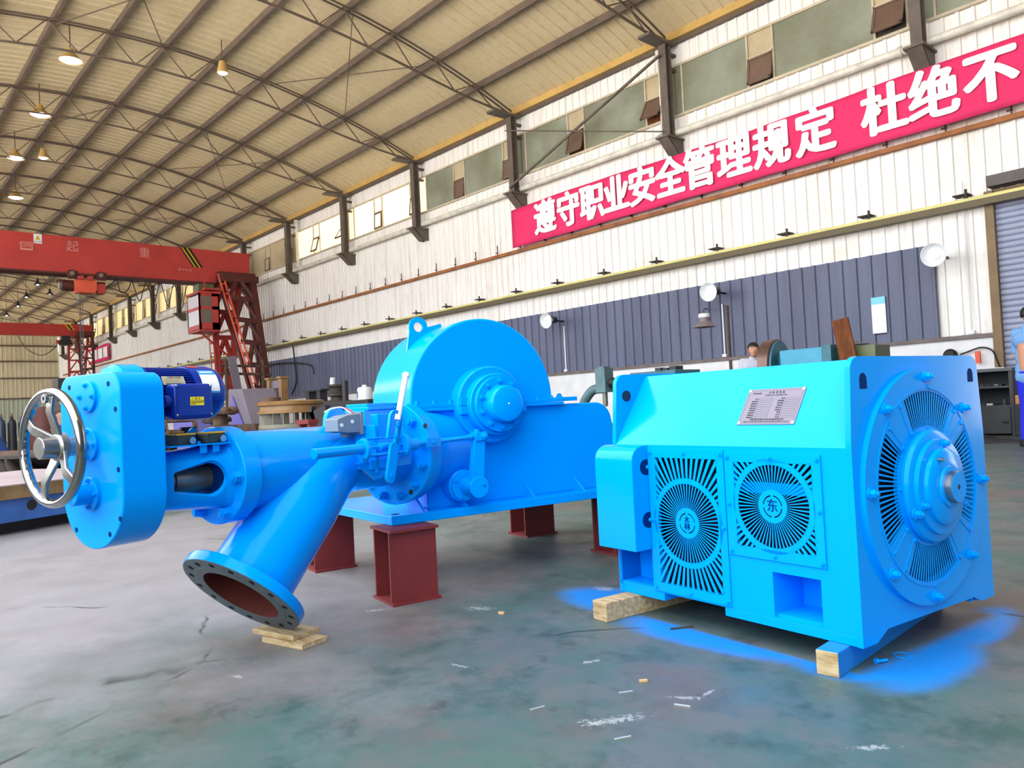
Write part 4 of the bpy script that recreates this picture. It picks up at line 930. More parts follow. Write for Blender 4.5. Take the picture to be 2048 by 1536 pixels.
# bracket that carries the lever
k = smb(); k.prism([(-0.40, -0.01), (-0.18, 0.0), (-0.12, -0.02), (-0.26, -0.085), (-0.30, -0.085)], frame((0, ys + 0.045, 0), (1, 0, 0), (0, 0, 1)), 0, 0.012)
k.box(-0.33, -0.08, ys + 0.02, ys + 0.14, -0.042, -0.004).box(-0.27, -0.13, ys + 0.03, ys + 0.07, 0.08, 0.185)
k.box(-0.30, -0.285, ys + 0.02, ys + 0.17, -0.06, 0.14)
k.build('lever_bracket', BLUE, tur, smooth=0, bevel=0.003)
L0, L1_ = V((-0.281, ys - 0.035, -0.075)), V((-0.212, ys - 0.035, 0.185)); dL = (L1_ - L0).normalized()
LF = frame(L0, dL, V((-dL.z, 0, dL.x)))
hw = 0.026
k = smb(); LL = (L1_ - L0).length
pts = arc(0, 0, hw, 90, 270, 10) + [(LL * 0.95, -0.024), (LL * 0.95, -0.004), (LL * 0.55, 0.004), (LL * 0.48, hw)]
k.prism(pts, LF, -0.007, 0.007)
ux, uy = LL * 0.90, 0.016
k.prism([(ux + 0.036 * cos(radians(a)), uy + 0.036 * sin(radians(a))) for a in range(-90, 91, 15)] + [(LL * 0.56, uy + 0.036), (LL * 0.56, uy + 0.022)] + [(ux + 0.022 * cos(radians(a)), uy + 0.022 * sin(radians(a))) for a in range(90, -91, -15)] + [(LL * 0.7, uy - 0.022), (LL * 0.52, -0.026), (LL * 0.52, uy - 0.036)][:1] + [(LL * 0.5, -0.004), (LL * 0.5, -0.026)], LF, -0.007, 0.007)
lev = k.build('hand_lever', BLUE, tur, smooth=0, bevel=0.002)
for t_ in (0.02, 0.62, 0.8): p = L0 + dL * LL * t_; smb().bolt(p + V((0, -0.007, 0)), (0, -1, 0), 0.008, 0.006).build('lever_bolt', BLUE, lev)
k = smb(); k.cyl(L1_ - dL * 0.03, V((-0.156, ys - 0.035, 0.338)), 0.0125, seg=18).sphere((-0.154, ys - 0.035, 0.342), 0.0165); k.build('lever_grip', WHITEP, lev, smooth=40)
# grey junction box with wires
k = nmb(); k.prism([(-0.515, 0.125), (-0.515, 0.175), (-0.46, 0.19), (-0.375, 0.195), (-0.375, 0.115), (-0.47, 0.118)], frame((0, -0.115, 0), (1, 0, 0), (0, 0, 1)), 0, 0.075)
jb = k.build('junction_box', GREYBOX, tur, smooth=0, bevel=0.003)
nmb().box(-0.388, -0.374, -0.195, -0.11, 0.108, 0.2).build('box_lid', GREYBOX, jb, smooth=0)
for (x, z) in ((-0.435, 0.162), (-0.495, 0.15)): nmb().cyl((x, -0.189, z), (x, -0.193, z), 0.008, seg=14).build('box_plug', WHITEP, jb)
nmb().cyl((-0.43, -0.14, 0.118), (-0.43, -0.14, 0.10), 0.018, seg=16).cyl((-0.40, -0.12, 0.13), (-0.33, -0.10, 0.06), 0.012, seg=10).build('cable_gland', GREYBOX, jb)
nmb().tube(smooth_path([(-0.40, -0.15, 0.196), (-0.43, -0.13, 0.222), (-0.47, -0.11, 0.218), (-0.50, -0.10, 0.206)], 5), 0.003, 6).build('wire', WHITEP, jb)
nmb().tube(smooth_path([(-0.395, -0.16, 0.197), (-0.41, -0.14, 0.216), (-0.44, -0.12, 0.224)], 5), 0.003, 6).build('wire', REDWIRE, jb)
# ------------------------------------------------------------------ yoke between nozzle and gearbox, spindle and switches
YZ = frame((0, 0, 0), (0, 1, 0), (0, 0, 1))
xs = [-1.252, -1.215, -1.16, -1.10, -1.04, -0.985, -0.955]; hz = [0.098, 0.099, 0.101, 0.105, 0.110, 0.116, 0.126]; hy = [0.095, 0.095, 0.099, 0.104, 0.110, 0.116, 0.126]
def lerp_tab(x, xs, ys_):
    for i in range(len(xs) - 1):
        if x <= xs[i + 1]:
            t_ = (x - xs[i]) / (xs[i + 1] - xs[i]); return ys_[i] + (ys_[i + 1] - ys_[i]) * t_
    return ys_[-1]
WA, WBx = -1.178, -0.985
def win_half(x):
    """half height of the oval window cut in both flanks"""
    t_ = (x - WA) / (WBx - WA)
    if t_ <= 0 or t_ >= 1: return 0.0
    h = 0.034 + 0.032 * min(1, t_ * 1.3)
    if x - WA < 0.014: h -= 0.014 * (1 - sqrt(max(0, 1 - (1 - (x - WA) / 0.014) ** 2)))
    if WBx - x < 0.062: h *= sqrt(max(0, 1 - (1 - (WBx - x) / 0.062) ** 2))
    return max(h, 0.0008)
xn = sorted(set([xs[0] + (WA - xs[0]) * i / 4 for i in range(5)] + [WA + 0.0002] + [WA + 0.014 * (1 - cos(pi / 2 * i / 5)) for i in range(1, 6)] + [WA + 0.014 + (WBx - 0.062 - WA - 0.014) * i / 8 for i in range(1, 9)] + [WBx - 0.062 + 0.062 * sin(pi / 2 * i / 12) for i in range(1, 13)] + [WBx + (xs[-1] - WBx) * i / 3 for i in range(1, 4)]))
EX = 0.72; NW, NO_ = 6, 12; th = 0.016
def flank(x):
    """points of the right flank from bottom to top as (y, z)"""
    a, b_ = lerp_tab(x, xs, hz), lerp_tab(x, xs, hy); w_ = win_half(x) or 0.03
    tw_ = math.asin(min(1, (w_ / a) ** (1 / EX))); up_ = [tw_ + (pi / 2 - tw_) * i / NO_ for i in range(NO_ + 1)]
    zs = [-a * sin(t_) ** EX for t_ in reversed(up_)] + [w_ * (2 * i / (2 * NW) - 1) for i in range(1, 2 * NW)] + [a * sin(t_) ** EX for t_ in up_]
    return [(-b_ * max(0.0, 1 - min(1, abs(z) / a) ** (2 / EX)) ** (EX / 2), z) for z in zs]
k = nmb(); vsl = []; NT = 0
for x in xn:
    fl_ = flank(x); ringp = fl_ + [(-y, z) for (y, z) in reversed(fl_[1:-1])]; NT = len(ringp)
    vsl += [(x, y, z - 0.006) for (y, z) in ringp]
inn = [(x, y * (1 - th / 0.105), (z + 0.006) * (1 - th / 0.105) - 0.006) for (x, y, z) in vsl]; nv = len(vsl); fs = []
nfl = len(fl_); o0, o1 = NO_, NO_ + 2 * NW                          # the window spans these steps of each flank
m0, m1 = NT - o1, NT - o0
def openq(i, j):
    return WA - 1e-6 <= xn[i] and xn[i + 1] <= WBx + 1e-6 and (o0 <= j < o1 or m0 <= j < m1)
for i in range(len(xn) - 1):
    for j in range(NT):
        j2 = (j + 1) % NT; a_, b2, c2, d2 = i * NT + j, i * NT + j2, (i + 1) * NT + j2, (i + 1) * NT + j
        if openq(i, j): continue
        fs.append((a_, b2, c2, d2)); fs.append((nv + a_, nv + d2, nv + c2, nv + b2))
        if openq(i, j2): fs.append((b2, c2, nv + c2, nv + b2))
        if openq(i, (j - 1) % NT): fs.append((a_, d2, nv + d2, nv + a_))
        if i + 1 < len(xn) - 1 and openq(i + 1, j): fs.append((c2, d2, nv + d2, nv + c2))
        if i > 0 and openq(i - 1, j): fs.append((a_, b2, nv + b2, nv + a_))
k.add(vsl + inn, fs); k.build('yoke', BLUE, tur, smooth=50)
k = nmb(); k.lathe([(0, -1.25), (0.040, -1.25), (0.040, -1.135), (0.0455, -1.13), (0.0455, -0.99), (0.0, -0.985)], (0, 0, -0.008), (1, 0, 0), 36); k.build('spindle', SCREW, tur, smooth=20)
nmb().cyl((-0.99, 0, -0.008), (-0.975, 0, -0.008), 0.092, seg=36).build('gland_plate', BLUEIN, tur)
nmb().box(-1.205, -0.965, -0.118, 0.06, 0.112, 0.117).box(-1.08, -1.055, -0.108, -0.103, 0.085, 0.112).box(-1.03, -1.005, -0.108, -0.103, 0.085, 0.112).build('switch_plate', BLUE, tur, smooth=0)
for x0, nm in ((-1.165, 0), (-1.045, 1)):
    k = nmb(); k.box(x0, x0 + 0.068, -0.105, -0.03, 0.1175, 0.15); sw = k.build('limit_switch', SWGREEN, tur, smooth=0, bevel=0.003)
    nmb().box(x0 - 0.002, x0 + 0.07, -0.107, -0.028, 0.15, 0.156).build('switch_cover', SWYEL, sw, smooth=0, bevel=0.002)
    nmb().cyl((x0 + 0.05, -0.105, 0.131), (x0 + 0.05, -0.118, 0.131), 0.012, seg=16).build('cable_socket', STEEL, sw)
    nmb().cyl((x0 + 0.012, -0.03, 0.13), (x0 - 0.016, 0.0, 0.13), 0.008, seg=10).cyl((x0 - 0.016, 0.0, 0.125), (x0 - 0.016, 0.0, 0.17), 0.006, seg=8).cyl((x0 - 0.03, 0.01, 0.17), (x0 + 0.03, 0.01, 0.17), 0.007, seg=8).build('switch_lever', BLACK, sw)
k = nmb(); k.prism([(-1.09, 0.117), (-1.03, 0.117), (-1.03, 0.17), (-1.045, 0.175), (-1.09, 0.14)], frame((0, -0.01, 0), (1, 0, 0), (0, 0, 1)), 0, 0.008); k.bolt((-1.075, -0.09, 0.117), (0, 0, 1), 0.007, 0.008); k.build('switch_striker', BLUE, tur, smooth=0)
# ------------------------------------------------------------------ gearbox
gz = -0.016; GH = 0.176
outl = arc(0, gz, GH, 180, 360, 28) + arc(GH - 0.06, 0.362 - 0.06, 0.06, 0, 90, 8) + arc(-GH + 0.06, 0.362 - 0.06, 0.06, 90, 180, 8)
k = nmb(); k.prism(outl, YZ, -1.398, -1.252); gb = k.build('gearbox', BLUE, tur, smooth=30, bevel=0.004)
k = nmb(); k.cyl((-1.30, -0.045, 0.35), (-1.245, -0.045, 0.35), 0.0, seg=4) if False else None
k = nmb(); k.lathe([(0.0, -1.335), (0.088, -1.335), (0.098, -1.322), (0.100, -1.25), (0.0, -1.25)], (0, 0, 0.296), (1, 0, 0), 40); k.build('motor_boss', BLUE, gb, smooth=30)
for (y, z) in ((0.115, 0.325), (-0.115, 0.325), (-0.150, 0.245), (-0.155, 0.06), (-0.155, -0.11 + 0.02), (0.155, -0.03), (0.10, -0.135), (-0.095, -0.14), (0.155, 0.16)):
    nmb().cyl((-1.3982, y, z), (-1.3988, y, z), 0.0085, seg=14).build('bolt_recess', BLUEIN, gb)
def boss(z, r, h, nb, rb):
    k = nmb(); k.lathe([(0, 0), (r, 0), (r, h - 0.002), (r - 0.002, h), (0, h)], (-1.398, 0, z), (-1, 0, 0), 36); o = k.build('cover_boss', BLUE, gb, smooth=30)
    for i in range(nb):
        a = radians(90 + 360 / nb * i); nmb().bolt((-1.398 - h, rb * cos(a), z + rb * sin(a)), (-1, 0, 0), 0.0065, 0.008).build('boss_bolt', BLUE, o)
    return o
boss(0.29, 0.050, 0.010, 4, 0.036); boss(0.139, 0.052, 0.012, 4, 0.041); boss(-0.016, 0.052, 0.012, 4, 0.042)
nmb().lathe([(0, 0), (0.033, 0), (0.033, 0.05), (0.030, 0.053), (0, 0.053)], (-1.41, 0, -0.016), (-1, 0, 0), 32).build('spindle_cap', BLUE, gb, smooth=30)
# handwheel
hz_ = 0.137; hx = -1.515
nmb().cyl((-1.40, 0, hz_), (-1.455, 0, hz_), 0.014, seg=18).cyl((-1.445, 0, hz_), (-1.50, 0, hz_), 0.030, seg=24).build('wheel_shaft', STEEL, tur, smooth=30)
k = nmb(); R_, r_ = 0.170, 0.0135; nseg = 90; vs_ = []; fs_ = []; ns = 16
for i in range(nseg):
    a = 2 * pi * i / nseg
    for j in range(ns):
        b_ = 2 * pi * j / ns; rr = r_
        scal = 1.0
        if cos(b_) < -0.2: scal = 1.0 - 0.22 * max(0, cos(30 * a)) * (-cos(b_))
        vs_.append((hx - 1.15 * r_ * sin(b_), (R_ + r_ * scal * cos(b_)) * cos(a), hz_ + (R_ + r_ * scal * cos(b_)) * sin(a)))
for i in range(nseg):
    for j in range(ns): fs_.append((i * ns + j, ((i + 1) % nseg) * ns + j, ((i + 1) % nseg) * ns + (j + 1) % ns, i * ns + (j + 1) % ns))
k.add(vs_, fs_); hwl = k.build('handwheel', CHROME, tur, smooth=80)
# y increases to the left as seen; three dished spokes
for a in (92, 30, -70, 220):
    ca, sa = cos(radians(a)), sin(radians(a)); k = nmb(); pr = [(0.024, hx + 0.022), (0.06, hx + 0.012), (0.11, hx - 0.004), (0.15, hx + 0.0), (0.162, hx + 0.004)]; wd = [0.022, 0.018, 0.0155, 0.0155, 0.019]
    vsp = []
    for (rr, xx), w_ in zip(pr, wd):
        for (dx, dt) in ((-0.006, -w_), (-0.006, w_), (0.006, w_), (0.006, -w_)): vsp.append((xx + dx, rr * ca - dt * sa, hz_ + rr * sa + dt * ca))
    fsp = [(0, 1, 2, 3), (16, 19, 18, 17)]
    for i in range(4):
        for j in range(4): fsp.append((4 * i + j, 4 * i + (j + 1) % 4, 4 * i + 4 + (j + 1) % 4, 4 * i + 4 + j))
    k.add(vsp, fsp); k.build('spoke', CASTAL, hwl, smooth=40, bevel=0.003)
a = radians(345); k = nmb(); k.cyl((hx + 0.02, 0.02 * cos(a), hz_ + 0.02 * sin(a)), (hx + 0.005, 0.16 * cos(a) , hz_ + 0.16 * sin(a)), 0.008, seg=8) if False else None
nmb().lathe([(0, 0), (0.033, 0), (0.033, 0.062), (0.031, 0.064), (0, 0.064)], (hx + 0.026, 0, hz_), (-1, 0, 0), 36).build('wheel_nut', STEEL, hwl, smooth=30)
nmb().lathe([(0.03, 0), (0.046, 0), (0.044, 0.02), (0.036, 0.026), (0.03, 0.026)], (hx + 0.034, 0, hz_), (-1, 0, 0), 36).build('wheel_hub', CASTAL, hwl, smooth=30)
p = V((hx - 0.012, 0.150 * cos(radians(92)), hz_ + 0.150 * sin(radians(92))))
nmb().lathe([(0.006, 0), (0.014, 0), (0.014, 0.01), (0.006, 0.01)], p, (-1, 0, 0), 20, close=True).build('grip_eye', CASTAL, hwl, smooth=30)
# electric motor behind the gearbox
mz = 0.296
k = nmb(); k.cyl((-1.25, 0, mz), (-1.04, 0, mz), 0.080, seg=48)
for i in range(56):
    a = 2 * pi * i / 56
    if -1.05 < ((a + pi) % (2 * pi)) - pi - pi < 0.75 - pi + 2.0 and False: continue
    k.bar((-1.245, 0.084 * cos(a), mz + 0.084 * sin(a)), (-1.045, 0.084 * cos(a), mz + 0.084 * sin(a)), 0.003, 0.012, up=(0, cos(a), sin(a)))
mo = k.build('motor', NAVY, tur, smooth=0)
nmb().lathe([(0.0, -1.252), (0.094, -1.252), (0.094, -1.235), (0.0, -1.235)], (0, 0, mz), (1, 0, 0), 40).build('motor_end_shield', NAVY, mo, smooth=30)
k = nmb(); k.lathe([(0.088, -1.075), (0.095, -1.075), (0.096, -0.985), (0.090, -0.962), (0.076, -0.947), (0.05, -0.940), (0, -0.938)], (0, 0, mz), (1, 0, 0), 56); k.build('fan_cowl', NAVY, mo, smooth=50)
k = nmb(); k.box(-1.19, -1.04, -0.135, -0.07, mz - 0.092, mz + 0.028); tbx = k.build('motor_terminal_box', NAVY, mo, smooth=30, bevel=0.014, seg=3)
k = nmb(); k.box(-1.205, -1.235 + 0.03, -0.1, -0.06, mz - 0.06, mz - 0.02).cyl((-1.195, -0.11, mz - 0.03), (-1.215, -0.11, mz - 0.03), 0.02, seg=16); k.build('cable_gland', NAVY, tbx)
for x in (-1.18, -1.05):
    for z in (mz - 0.078, mz + 0.02): nmb().sphere((x, -0.134, z), 0.005, seg=8, rings=6).build('cover_screw', STEEL, tbx)
YL = NM @ frame((-1.105, -0.1358, mz - 0.032), (1, 0, 0), (0, 0, 1))
lab = MB(YL).box(-0.026, 0.026, -0.0145, 0.0145, -0.0006, 0.0).build('warning_label', YELLOW, tbx, smooth=0)
text('label_text', '⚠ 警 告 ！', 0.009, INK, YL @ Matrix.Translation((0, 0.0075, 0.0003)), parent=tbx, ext=0.0001)
for i, s_ in enumerate(('打开之前请务必切断电源', '检修前必须停机断电 有', '触电危险')): text('label_text', s_, 0.0046, INK, YL @ Matrix.Translation((-0.024, 0.0 - i * 0.0052, 0.0003)), parent=tbx, ext=0.0001, align='LEFT')
def curved(x0, x1, a0, a1, r, m, name, par, n=10):
    k = nmb(); vs_ = []
    for i in range(n + 1):
        a = radians(a0 + (a1 - a0) * i / n)
        for x in (x0, x1): vs_.append((x, -r * cos(a), mz + r * sin(a)))
    k.add(vs_, [(2 * i, 2 * i + 1, 2 * i + 3, 2 * i + 2) for i in range(n)]); return k.build(name, m, par, smooth=60)
curved(-1.052, -0.985, 54, 40, 0.0968, LABELB, 'cowl_label', mo); curved(-1.052, -0.985, 40, 2, 0.0968, LABELW, 'cowl_label', mo); curved(-1.052, -0.985, 2, -2, 0.0968, LABELB, 'cowl_label', mo); curved(-1.07, -1.03, 82, 68, 0.0968, LABELR, 'cowl_sticker', mo)
A = NM @ Matrix.Translation((-1.02, -0.0972 * cos(radians(47)), mz + 0.0972 * sin(radians(47)))) @ frame((0, 0, 0), (1, 0, 0), (0, sin(radians(47)), cos(radians(47))))
k = MB(A); [k.box(-0.024 + 0.0085 * i, -0.018 + 0.0085 * i, -0.004, 0.004, 0.0001, 0.0004) for i in range(6)]; k.build('label_print', LABELW, mo, smooth=0)
a_ = radians(26); A = NM @ frame((-1.155, -0.0935 * cos(a_), mz + 0.0935 * sin(a_)), (1, 0, 0), (0, sin(a_), cos(a_)))
mp_ = MB(A).box(-0.04, 0.04, -0.016, 0.016, -0.004, 0.0).build('motor_plate', mat('brass_motor_plate', rgb=(186, 178, 150), rough=0.45, metal=0.1), mo, smooth=0)
text('label_text', '三相异步电动机', 0.0075, INK, A @ Matrix.Translation((0.004, 0.0115, 0.0003)), parent=mo, ext=0.0001, bold=0.01)
k = MB(A); [k.box(-0.035, 0.035 - 0.012 * (i % 2), 0.0045 - i * 0.0052, 0.0053 - i * 0.0052, 0.0001, 0.0004) for i in range(4)]; k.build('label_print', INK, mo, smooth=0)
k = MB(A); k.box(-0.032, 0.032, -0.0148, -0.0112, 0.0001, 0.0004); k.build('label_print', mat('green_print', rgb=(40, 84, 60), rough=0.5), mo, smooth=0)
# ------------------------------------------------------------------ red box supports and the wedge boards
def support(x0, y0, label, L_=0.235, Wd=0.235, rz=0.0):
    p = TM @ V((x0, y0, -0.33)); t = thing('steel_support', label, 'support', p, atan2(tu.y, tu.x) + rz, 'red box supports under the turbine')
    M = ROOTM[t.name]; k = MB(M); H_ = 0.329
    for y in (0.025, Wd - 0.037): k.box(0.004, L_ - 0.004, y, y + 0.012, 0.012, H_ - 0.012)
    k.build('web', OXIDE, t, smooth=0)
    MB(M).box(0, L_, 0, Wd, 0, 0.012).build('bottom_plate', OXIDE, t, smooth=0); MB(M).box(0, L_, 0, Wd, H_ - 0.012, H_).build('top_plate', OXIDE, t, smooth=0)
    return t
support(-0.067, -0.135, 'tall red box support under the near corner of the blue turbine base')
support(-0.103, 0.832, 'red box support half hidden behind the blue inlet pipe')
support(1.285, 0.872, 'red box support in shadow under the far middle of the blue base')
support(1.30, 0.0, 'red box support peeping out beside the generator terminal box')
fl = V((IC.x, IC.y, 0)) + V((-0.2571, 0.9664, 0)) * 0.17
WM = frame(V((-2.925, 1.205, 0)), V((0.97, 0.24, 0)), V((-0.24, 0.97, 0)))
tag(MB(WM).box(0.07, 0.30, 0.0, 0.12, 0, 0.021).build('timber_board', WOOD, smooth=0, bevel=0.002), 'lower short pale board on the floor under the inlet pipe flange', 'wood')
tag(MB(WM).box(0.0, 0.235, 0.012, 0.14, 0.0212, 0.0395).build('timber_board', WOOD, smooth=0, bevel=0.002), 'upper short pale board that the tilted inlet flange rests on', 'wood')
# ================================================================== GANTRY CRANES
def lattice(k, a0, a1, b0, b1, n, w):
    """cross pieces and diagonals between chord a0->a1 and chord b0->b1"""
    a0, a1, b0, b1 = V(a0), V(a1), V(b0), V(b1)
    for i in range(n + 1):
        t0, t1 = i / n, (i + 1) / n
        p, q = a0.lerp(a1, t0), b0.lerp(b1, t0)
        k.bar(p, q, w, w * 1.3)
        if i < n:
            m = a0.lerp(a1, t1).lerp(b0.lerp(b1, t1), 0.5); top = p.lerp(q, 0.5)
            k.bar(top, a0.lerp(a1, t1), w, w * 0.8); k.bar(top, b0.lerp(b1, t1), w, w * 0.8)
def chord_battened(k, p0, p1, w, t):
    p0, p1 = V(p0), V(p1); off = V((0, w / 2, 0))
    k.bar(p0 - off, p1 - off, t, t * 2); k.bar(p0 + off, p1 + off, t, t * 2)
    n = int((p1 - p0).length / 0.42)
    for i in range(n + 1):
        m = p0.lerp(p1, i / n); k.bar(m - off, m + off, 0.09, t)
def crane_main():
    t = thing('gantry_crane', 'large red gantry crane nearest the camera, its box girder crossing the hall above lattice legs', 'crane', (-31.2, 12.5, 0))
    G = frame((0, 0, 0), (0, 1, 0), (0, 0, 1))
    k = MB(); k.prism([(-1.6, 6.42), (11.9, 6.42), (13.36, 6.96), (13.43, 7.75), (-1.6, 7.75)], G, -31.55, -31.0); k.build('girder', CRANERED, t, smooth=0)
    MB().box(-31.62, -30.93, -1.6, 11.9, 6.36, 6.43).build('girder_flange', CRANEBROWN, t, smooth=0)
    FX = -30.99
    for ch, y in (('起', 6.81), ('重', 9.26)): text('lettering', ch, 0.42, FADED, frame((FX, y, 7.375), (0, 1, 0), (0, 0, 1)), parent=t, ext=0.004)
    pl = MB().box(FX - 0.01, FX + 0.01, 5.19, 5.57, 7.12, 7.41).build('rating_plate', FADED, t, smooth=0)
    MB().box(FX + 0.01, FX + 0.013, 5.22, 5.54, 7.19, 7.385).build('plate_field', CRANERED, t, smooth=0)
    text('lettering', '20吨', 0.17, FADED, frame((FX + 0.016, 5.38, 7.285), (0, 1, 0), (0, 0, 1)), parent=t, ext=0.002)
    sg = MB().box(FX - 0.01, FX + 0.012, 5.6, 5.85, 7.39, 7.73).build('warning_sign', LABELW, t, smooth=0)
    MB().prism([(5.64, 7.52), (5.81, 7.52), (5.725, 7.68)], G, FX + 0.012, FX + 0.016).build('warning_triangle', SWYEL, sg, smooth=0)
    text('lettering', '!', 0.11, INK, frame((FX + 0.02, 5.725, 7.575), (0, 1, 0), (0, 0, 1)), parent=sg, ext=0.001); text('lettering', '当心吊物', 0.058, INK, frame((FX + 0.016, 5.725, 7.45), (0, 1, 0), (0, 0, 1)), parent=sg, ext=0.001)
    def stripe(y0, y1, m, d=0.0): MB().prism([(10.57 + y0, 7.752), (10.57 + y1, 7.752), (11.06 + y1, 7.0), (11.06 + y0, 7.0)], G, FX - 0.005, FX + 0.004 + d).build('hazard_stripe', m, t, smooth=0)
    stripe(0.0, 0.40, BLACK); stripe(0.06, 0.12, SWYEL, 0.003); stripe(0.24, 0.30, SWYEL, 0.003)
    text('lettering', '重 庆 起 重', 0.11, FADED, frame((FX, 10.75, 6.86), (0, 1, 0), (0, 0, 1)), parent=t, ext=0.002)
    # hoist trolley
    h = thing('electric_hoist', 'red electric hoist hanging from the nearest red crane girder', 'hoist', (-31.3, 7.2, 6.0))
    MB().prism([(6.84, 5.86), (6.93, 5.74), (7.5, 5.74), (7.58, 5.86), (7.58, 6.16), (7.5, 6.25), (6.93, 6.25), (6.84, 6.18)], G, -31.5, -31.0).build('drum_case', CRANEORANGE, h, smooth=0, bevel=0.02)
    MB().cyl((-31.25, 6.46, 6.0), (-31.25, 6.84, 6.0), 0.19, seg=18).build('hoist_motor', CRANEBROWN, h)
    MB().cyl((-31.25, 6.38, 6.0), (-31.25, 6.46, 6.0), 0.15, seg=18).build('motor_end', GREYIRON, h)
    MB().box(-31.45, -31.05, 7.6, 7.86, 5.75, 6.1).build('control_box', CRANERED, h, smooth=0)
    MB().box(-31.3, -31.2, 6.3, 7.9, 6.12, 6.2).box(-31.4, -31.1, 6.35, 6.5, 6.1, 6.2).build('hoist_frame', CRANEBROWN, h, smooth=0)
    for y in (6.72, 7.66):
        MB().cyl((-30.89, y, 6.38), (-30.82, y, 6.38), 0.14, seg=20).build('trolley_wheel', CRANEBROWN, h)
        MB().cyl((-30.82, y, 6.38), (-30.77, y, 6.38), 0.075, seg=16).build('wheel_hub', GREYIRON, h)
        MB().box(-30.92, -30.89, y - 0.13, y + 0.2, 6.2, 6.5).build('trolley_plate', CRANEBROWN, h, smooth=0)
    for y in (7.05, 7.35): MB().box(-31.3, -30.9, y - 0.09, y + 0.09, 6.2, 6.35).build('trolley_block', CRANERED, h, smooth=0, bevel=0.02)
    k = MB()
    for y in (7.02, 7.06, 7.12): k.cyl((-31.25, y, 5.75), (-31.25, y, 1.6), 0.012, seg=6)
    k.build('hoist_rope', ROPE, h); MB().box(-31.35, -31.15, 6.95, 7.19, 1.2, 1.6).cyl((-31.25, 7.07, 1.2), (-31.25, 7.07, 0.95), 0.05, seg=10).build('hook_block', CRANEBROWN, h, smooth=0)
    MB().cyl((-31.2, 7.02, 5.5), (-31.2, 7.02, 5.76), 0.045, seg=10).build('rope_guide', GREYIRON, h)
    # festoon cable under the girder
    pts = []; y = 7.9; 
    amp = [0.45, 0.75, 0.75, 0.9, 0.95, 0.9]; xs_ = [7.95, 8.55, 9.1, 9.65, 10.15, 10.6, 10.95]
    pts = [(-31.2, 7.89, 5.95), (-31.2, 8.1, 6.15), (-31.2, 8.3, 6.31)]
    for i in range(len(amp) - 1):
        a, b_ = 8.3 + i * 0.52, 8.3 + (i + 1) * 0.52
        pts += [(-31.2, a + 0.10, 6.0 if i else 5.9), (-31.2, (a + b_) / 2, 6.31 - amp[i]), (-31.2, b_ - 0.10, 6.05), (-31.2, b_, 6.315)]
    tag(MB().tube(smooth_path(pts, 6), 0.017, 6).build('festoon_cable', BLACK), 'black power cable hanging in loops beneath the nearest crane girder', 'cable')
    # legs
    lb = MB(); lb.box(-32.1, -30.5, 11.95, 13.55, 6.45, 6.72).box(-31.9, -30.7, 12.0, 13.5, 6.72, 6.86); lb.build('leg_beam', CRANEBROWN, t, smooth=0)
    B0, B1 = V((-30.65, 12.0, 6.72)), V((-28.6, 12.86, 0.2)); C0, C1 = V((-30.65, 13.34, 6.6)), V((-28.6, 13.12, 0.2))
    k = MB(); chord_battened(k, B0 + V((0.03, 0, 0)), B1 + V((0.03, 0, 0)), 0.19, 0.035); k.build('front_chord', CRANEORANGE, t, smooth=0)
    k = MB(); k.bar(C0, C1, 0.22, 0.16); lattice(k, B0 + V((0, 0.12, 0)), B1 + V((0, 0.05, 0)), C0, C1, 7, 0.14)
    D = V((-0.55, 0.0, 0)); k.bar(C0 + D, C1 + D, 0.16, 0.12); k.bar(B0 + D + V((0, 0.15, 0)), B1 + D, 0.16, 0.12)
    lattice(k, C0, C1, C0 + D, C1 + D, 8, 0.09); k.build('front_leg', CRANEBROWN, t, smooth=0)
    A0, A1 = V((-31.6, 11.8, 6.42)), V((-33.9, 12.95, 0.2)); E0, E1 = V((-31.6, 13.1, 6.42)), V((-33.9, 13.35, 0.2))
    k = MB(); chord_battened(k, A0 + V((0.05, 0, 0)), A1 + V((0.05, 0, 0)), 0.2, 0.035); k.build('rear_chord', CRANEORANGE, t, smooth=0)
    k = MB(); k.bar(A0 + V((0, 0.22, 0)), A1 + V((0, 0.16, 0)), 0.24, 0.12); k.bar(E0, E1, 0.26, 0.16); lattice(k, A0 + V((0, 0.2, 0)), A1 + V((0, 0.1, 0)), E0, E1, 6, 0.15); k.build('rear_leg', CRANERED, t, smooth=0)
    MB().box(-34.6, -27.9, 12.75, 13.35, 0.0, 0.45).build('end_carriage', CRANERED, t, smooth=0)
    # the far pair of legs stands outside the picture on the left
    k = MB(); k.bar((-30.8, -1.0, 6.5), (-28.9, -1.4, 0.1), 0.5, 0.4); k.bar((-31.7, -1.0, 6.5), (-33.6, -1.4, 0.1), 0.5, 0.4); k.build('outer_leg', CRANERED, t, smooth=0)
    # operator cabin
    cb = MB(); x0, x1, y0, y1, z0, z1 = -31.5, -30.2, 10.95, 11.75, 4.42, 5.88
    T_ = 0.05
    cb.box(x0, x1, y0, y1, z0 - 0.06, z0 + 0.02).box(x0 - 0.03, x1 + 0.03, y0 - 0.03, y1 + 0.03, z1 - 0.03, z1 + 0.05)
    for (xx, yy) in ((x0, y0), (x1 - T_, y0), (x0, y1 - T_), (x1 - T_, y1 - T_)): cb.box(xx, xx + T_, yy, yy + T_, z0, z1)
    cb.box(x1 - T_, x1, y0, y1, z0, z0 + 0.28).box(x1 - T_, x1, y0, y1, 5.22, 5.34).box(x1 - T_, x1, y0, y1, z1 - 0.14, z1).box(x1 - T_, x1, y1 - 0.3, y1, z0, z1).box(x1 - T_, x1, y0, y0 + 0.08, z0, z1)
    cb.box(x0, x1, y0, y0 + T_, 5.2, 5.32).box(x0, x1, y0, y0 + T_, z0, z0 + 0.2)
    cb.box(x0, x0 + T_, y0, y1, z0, z1 - 0.6)
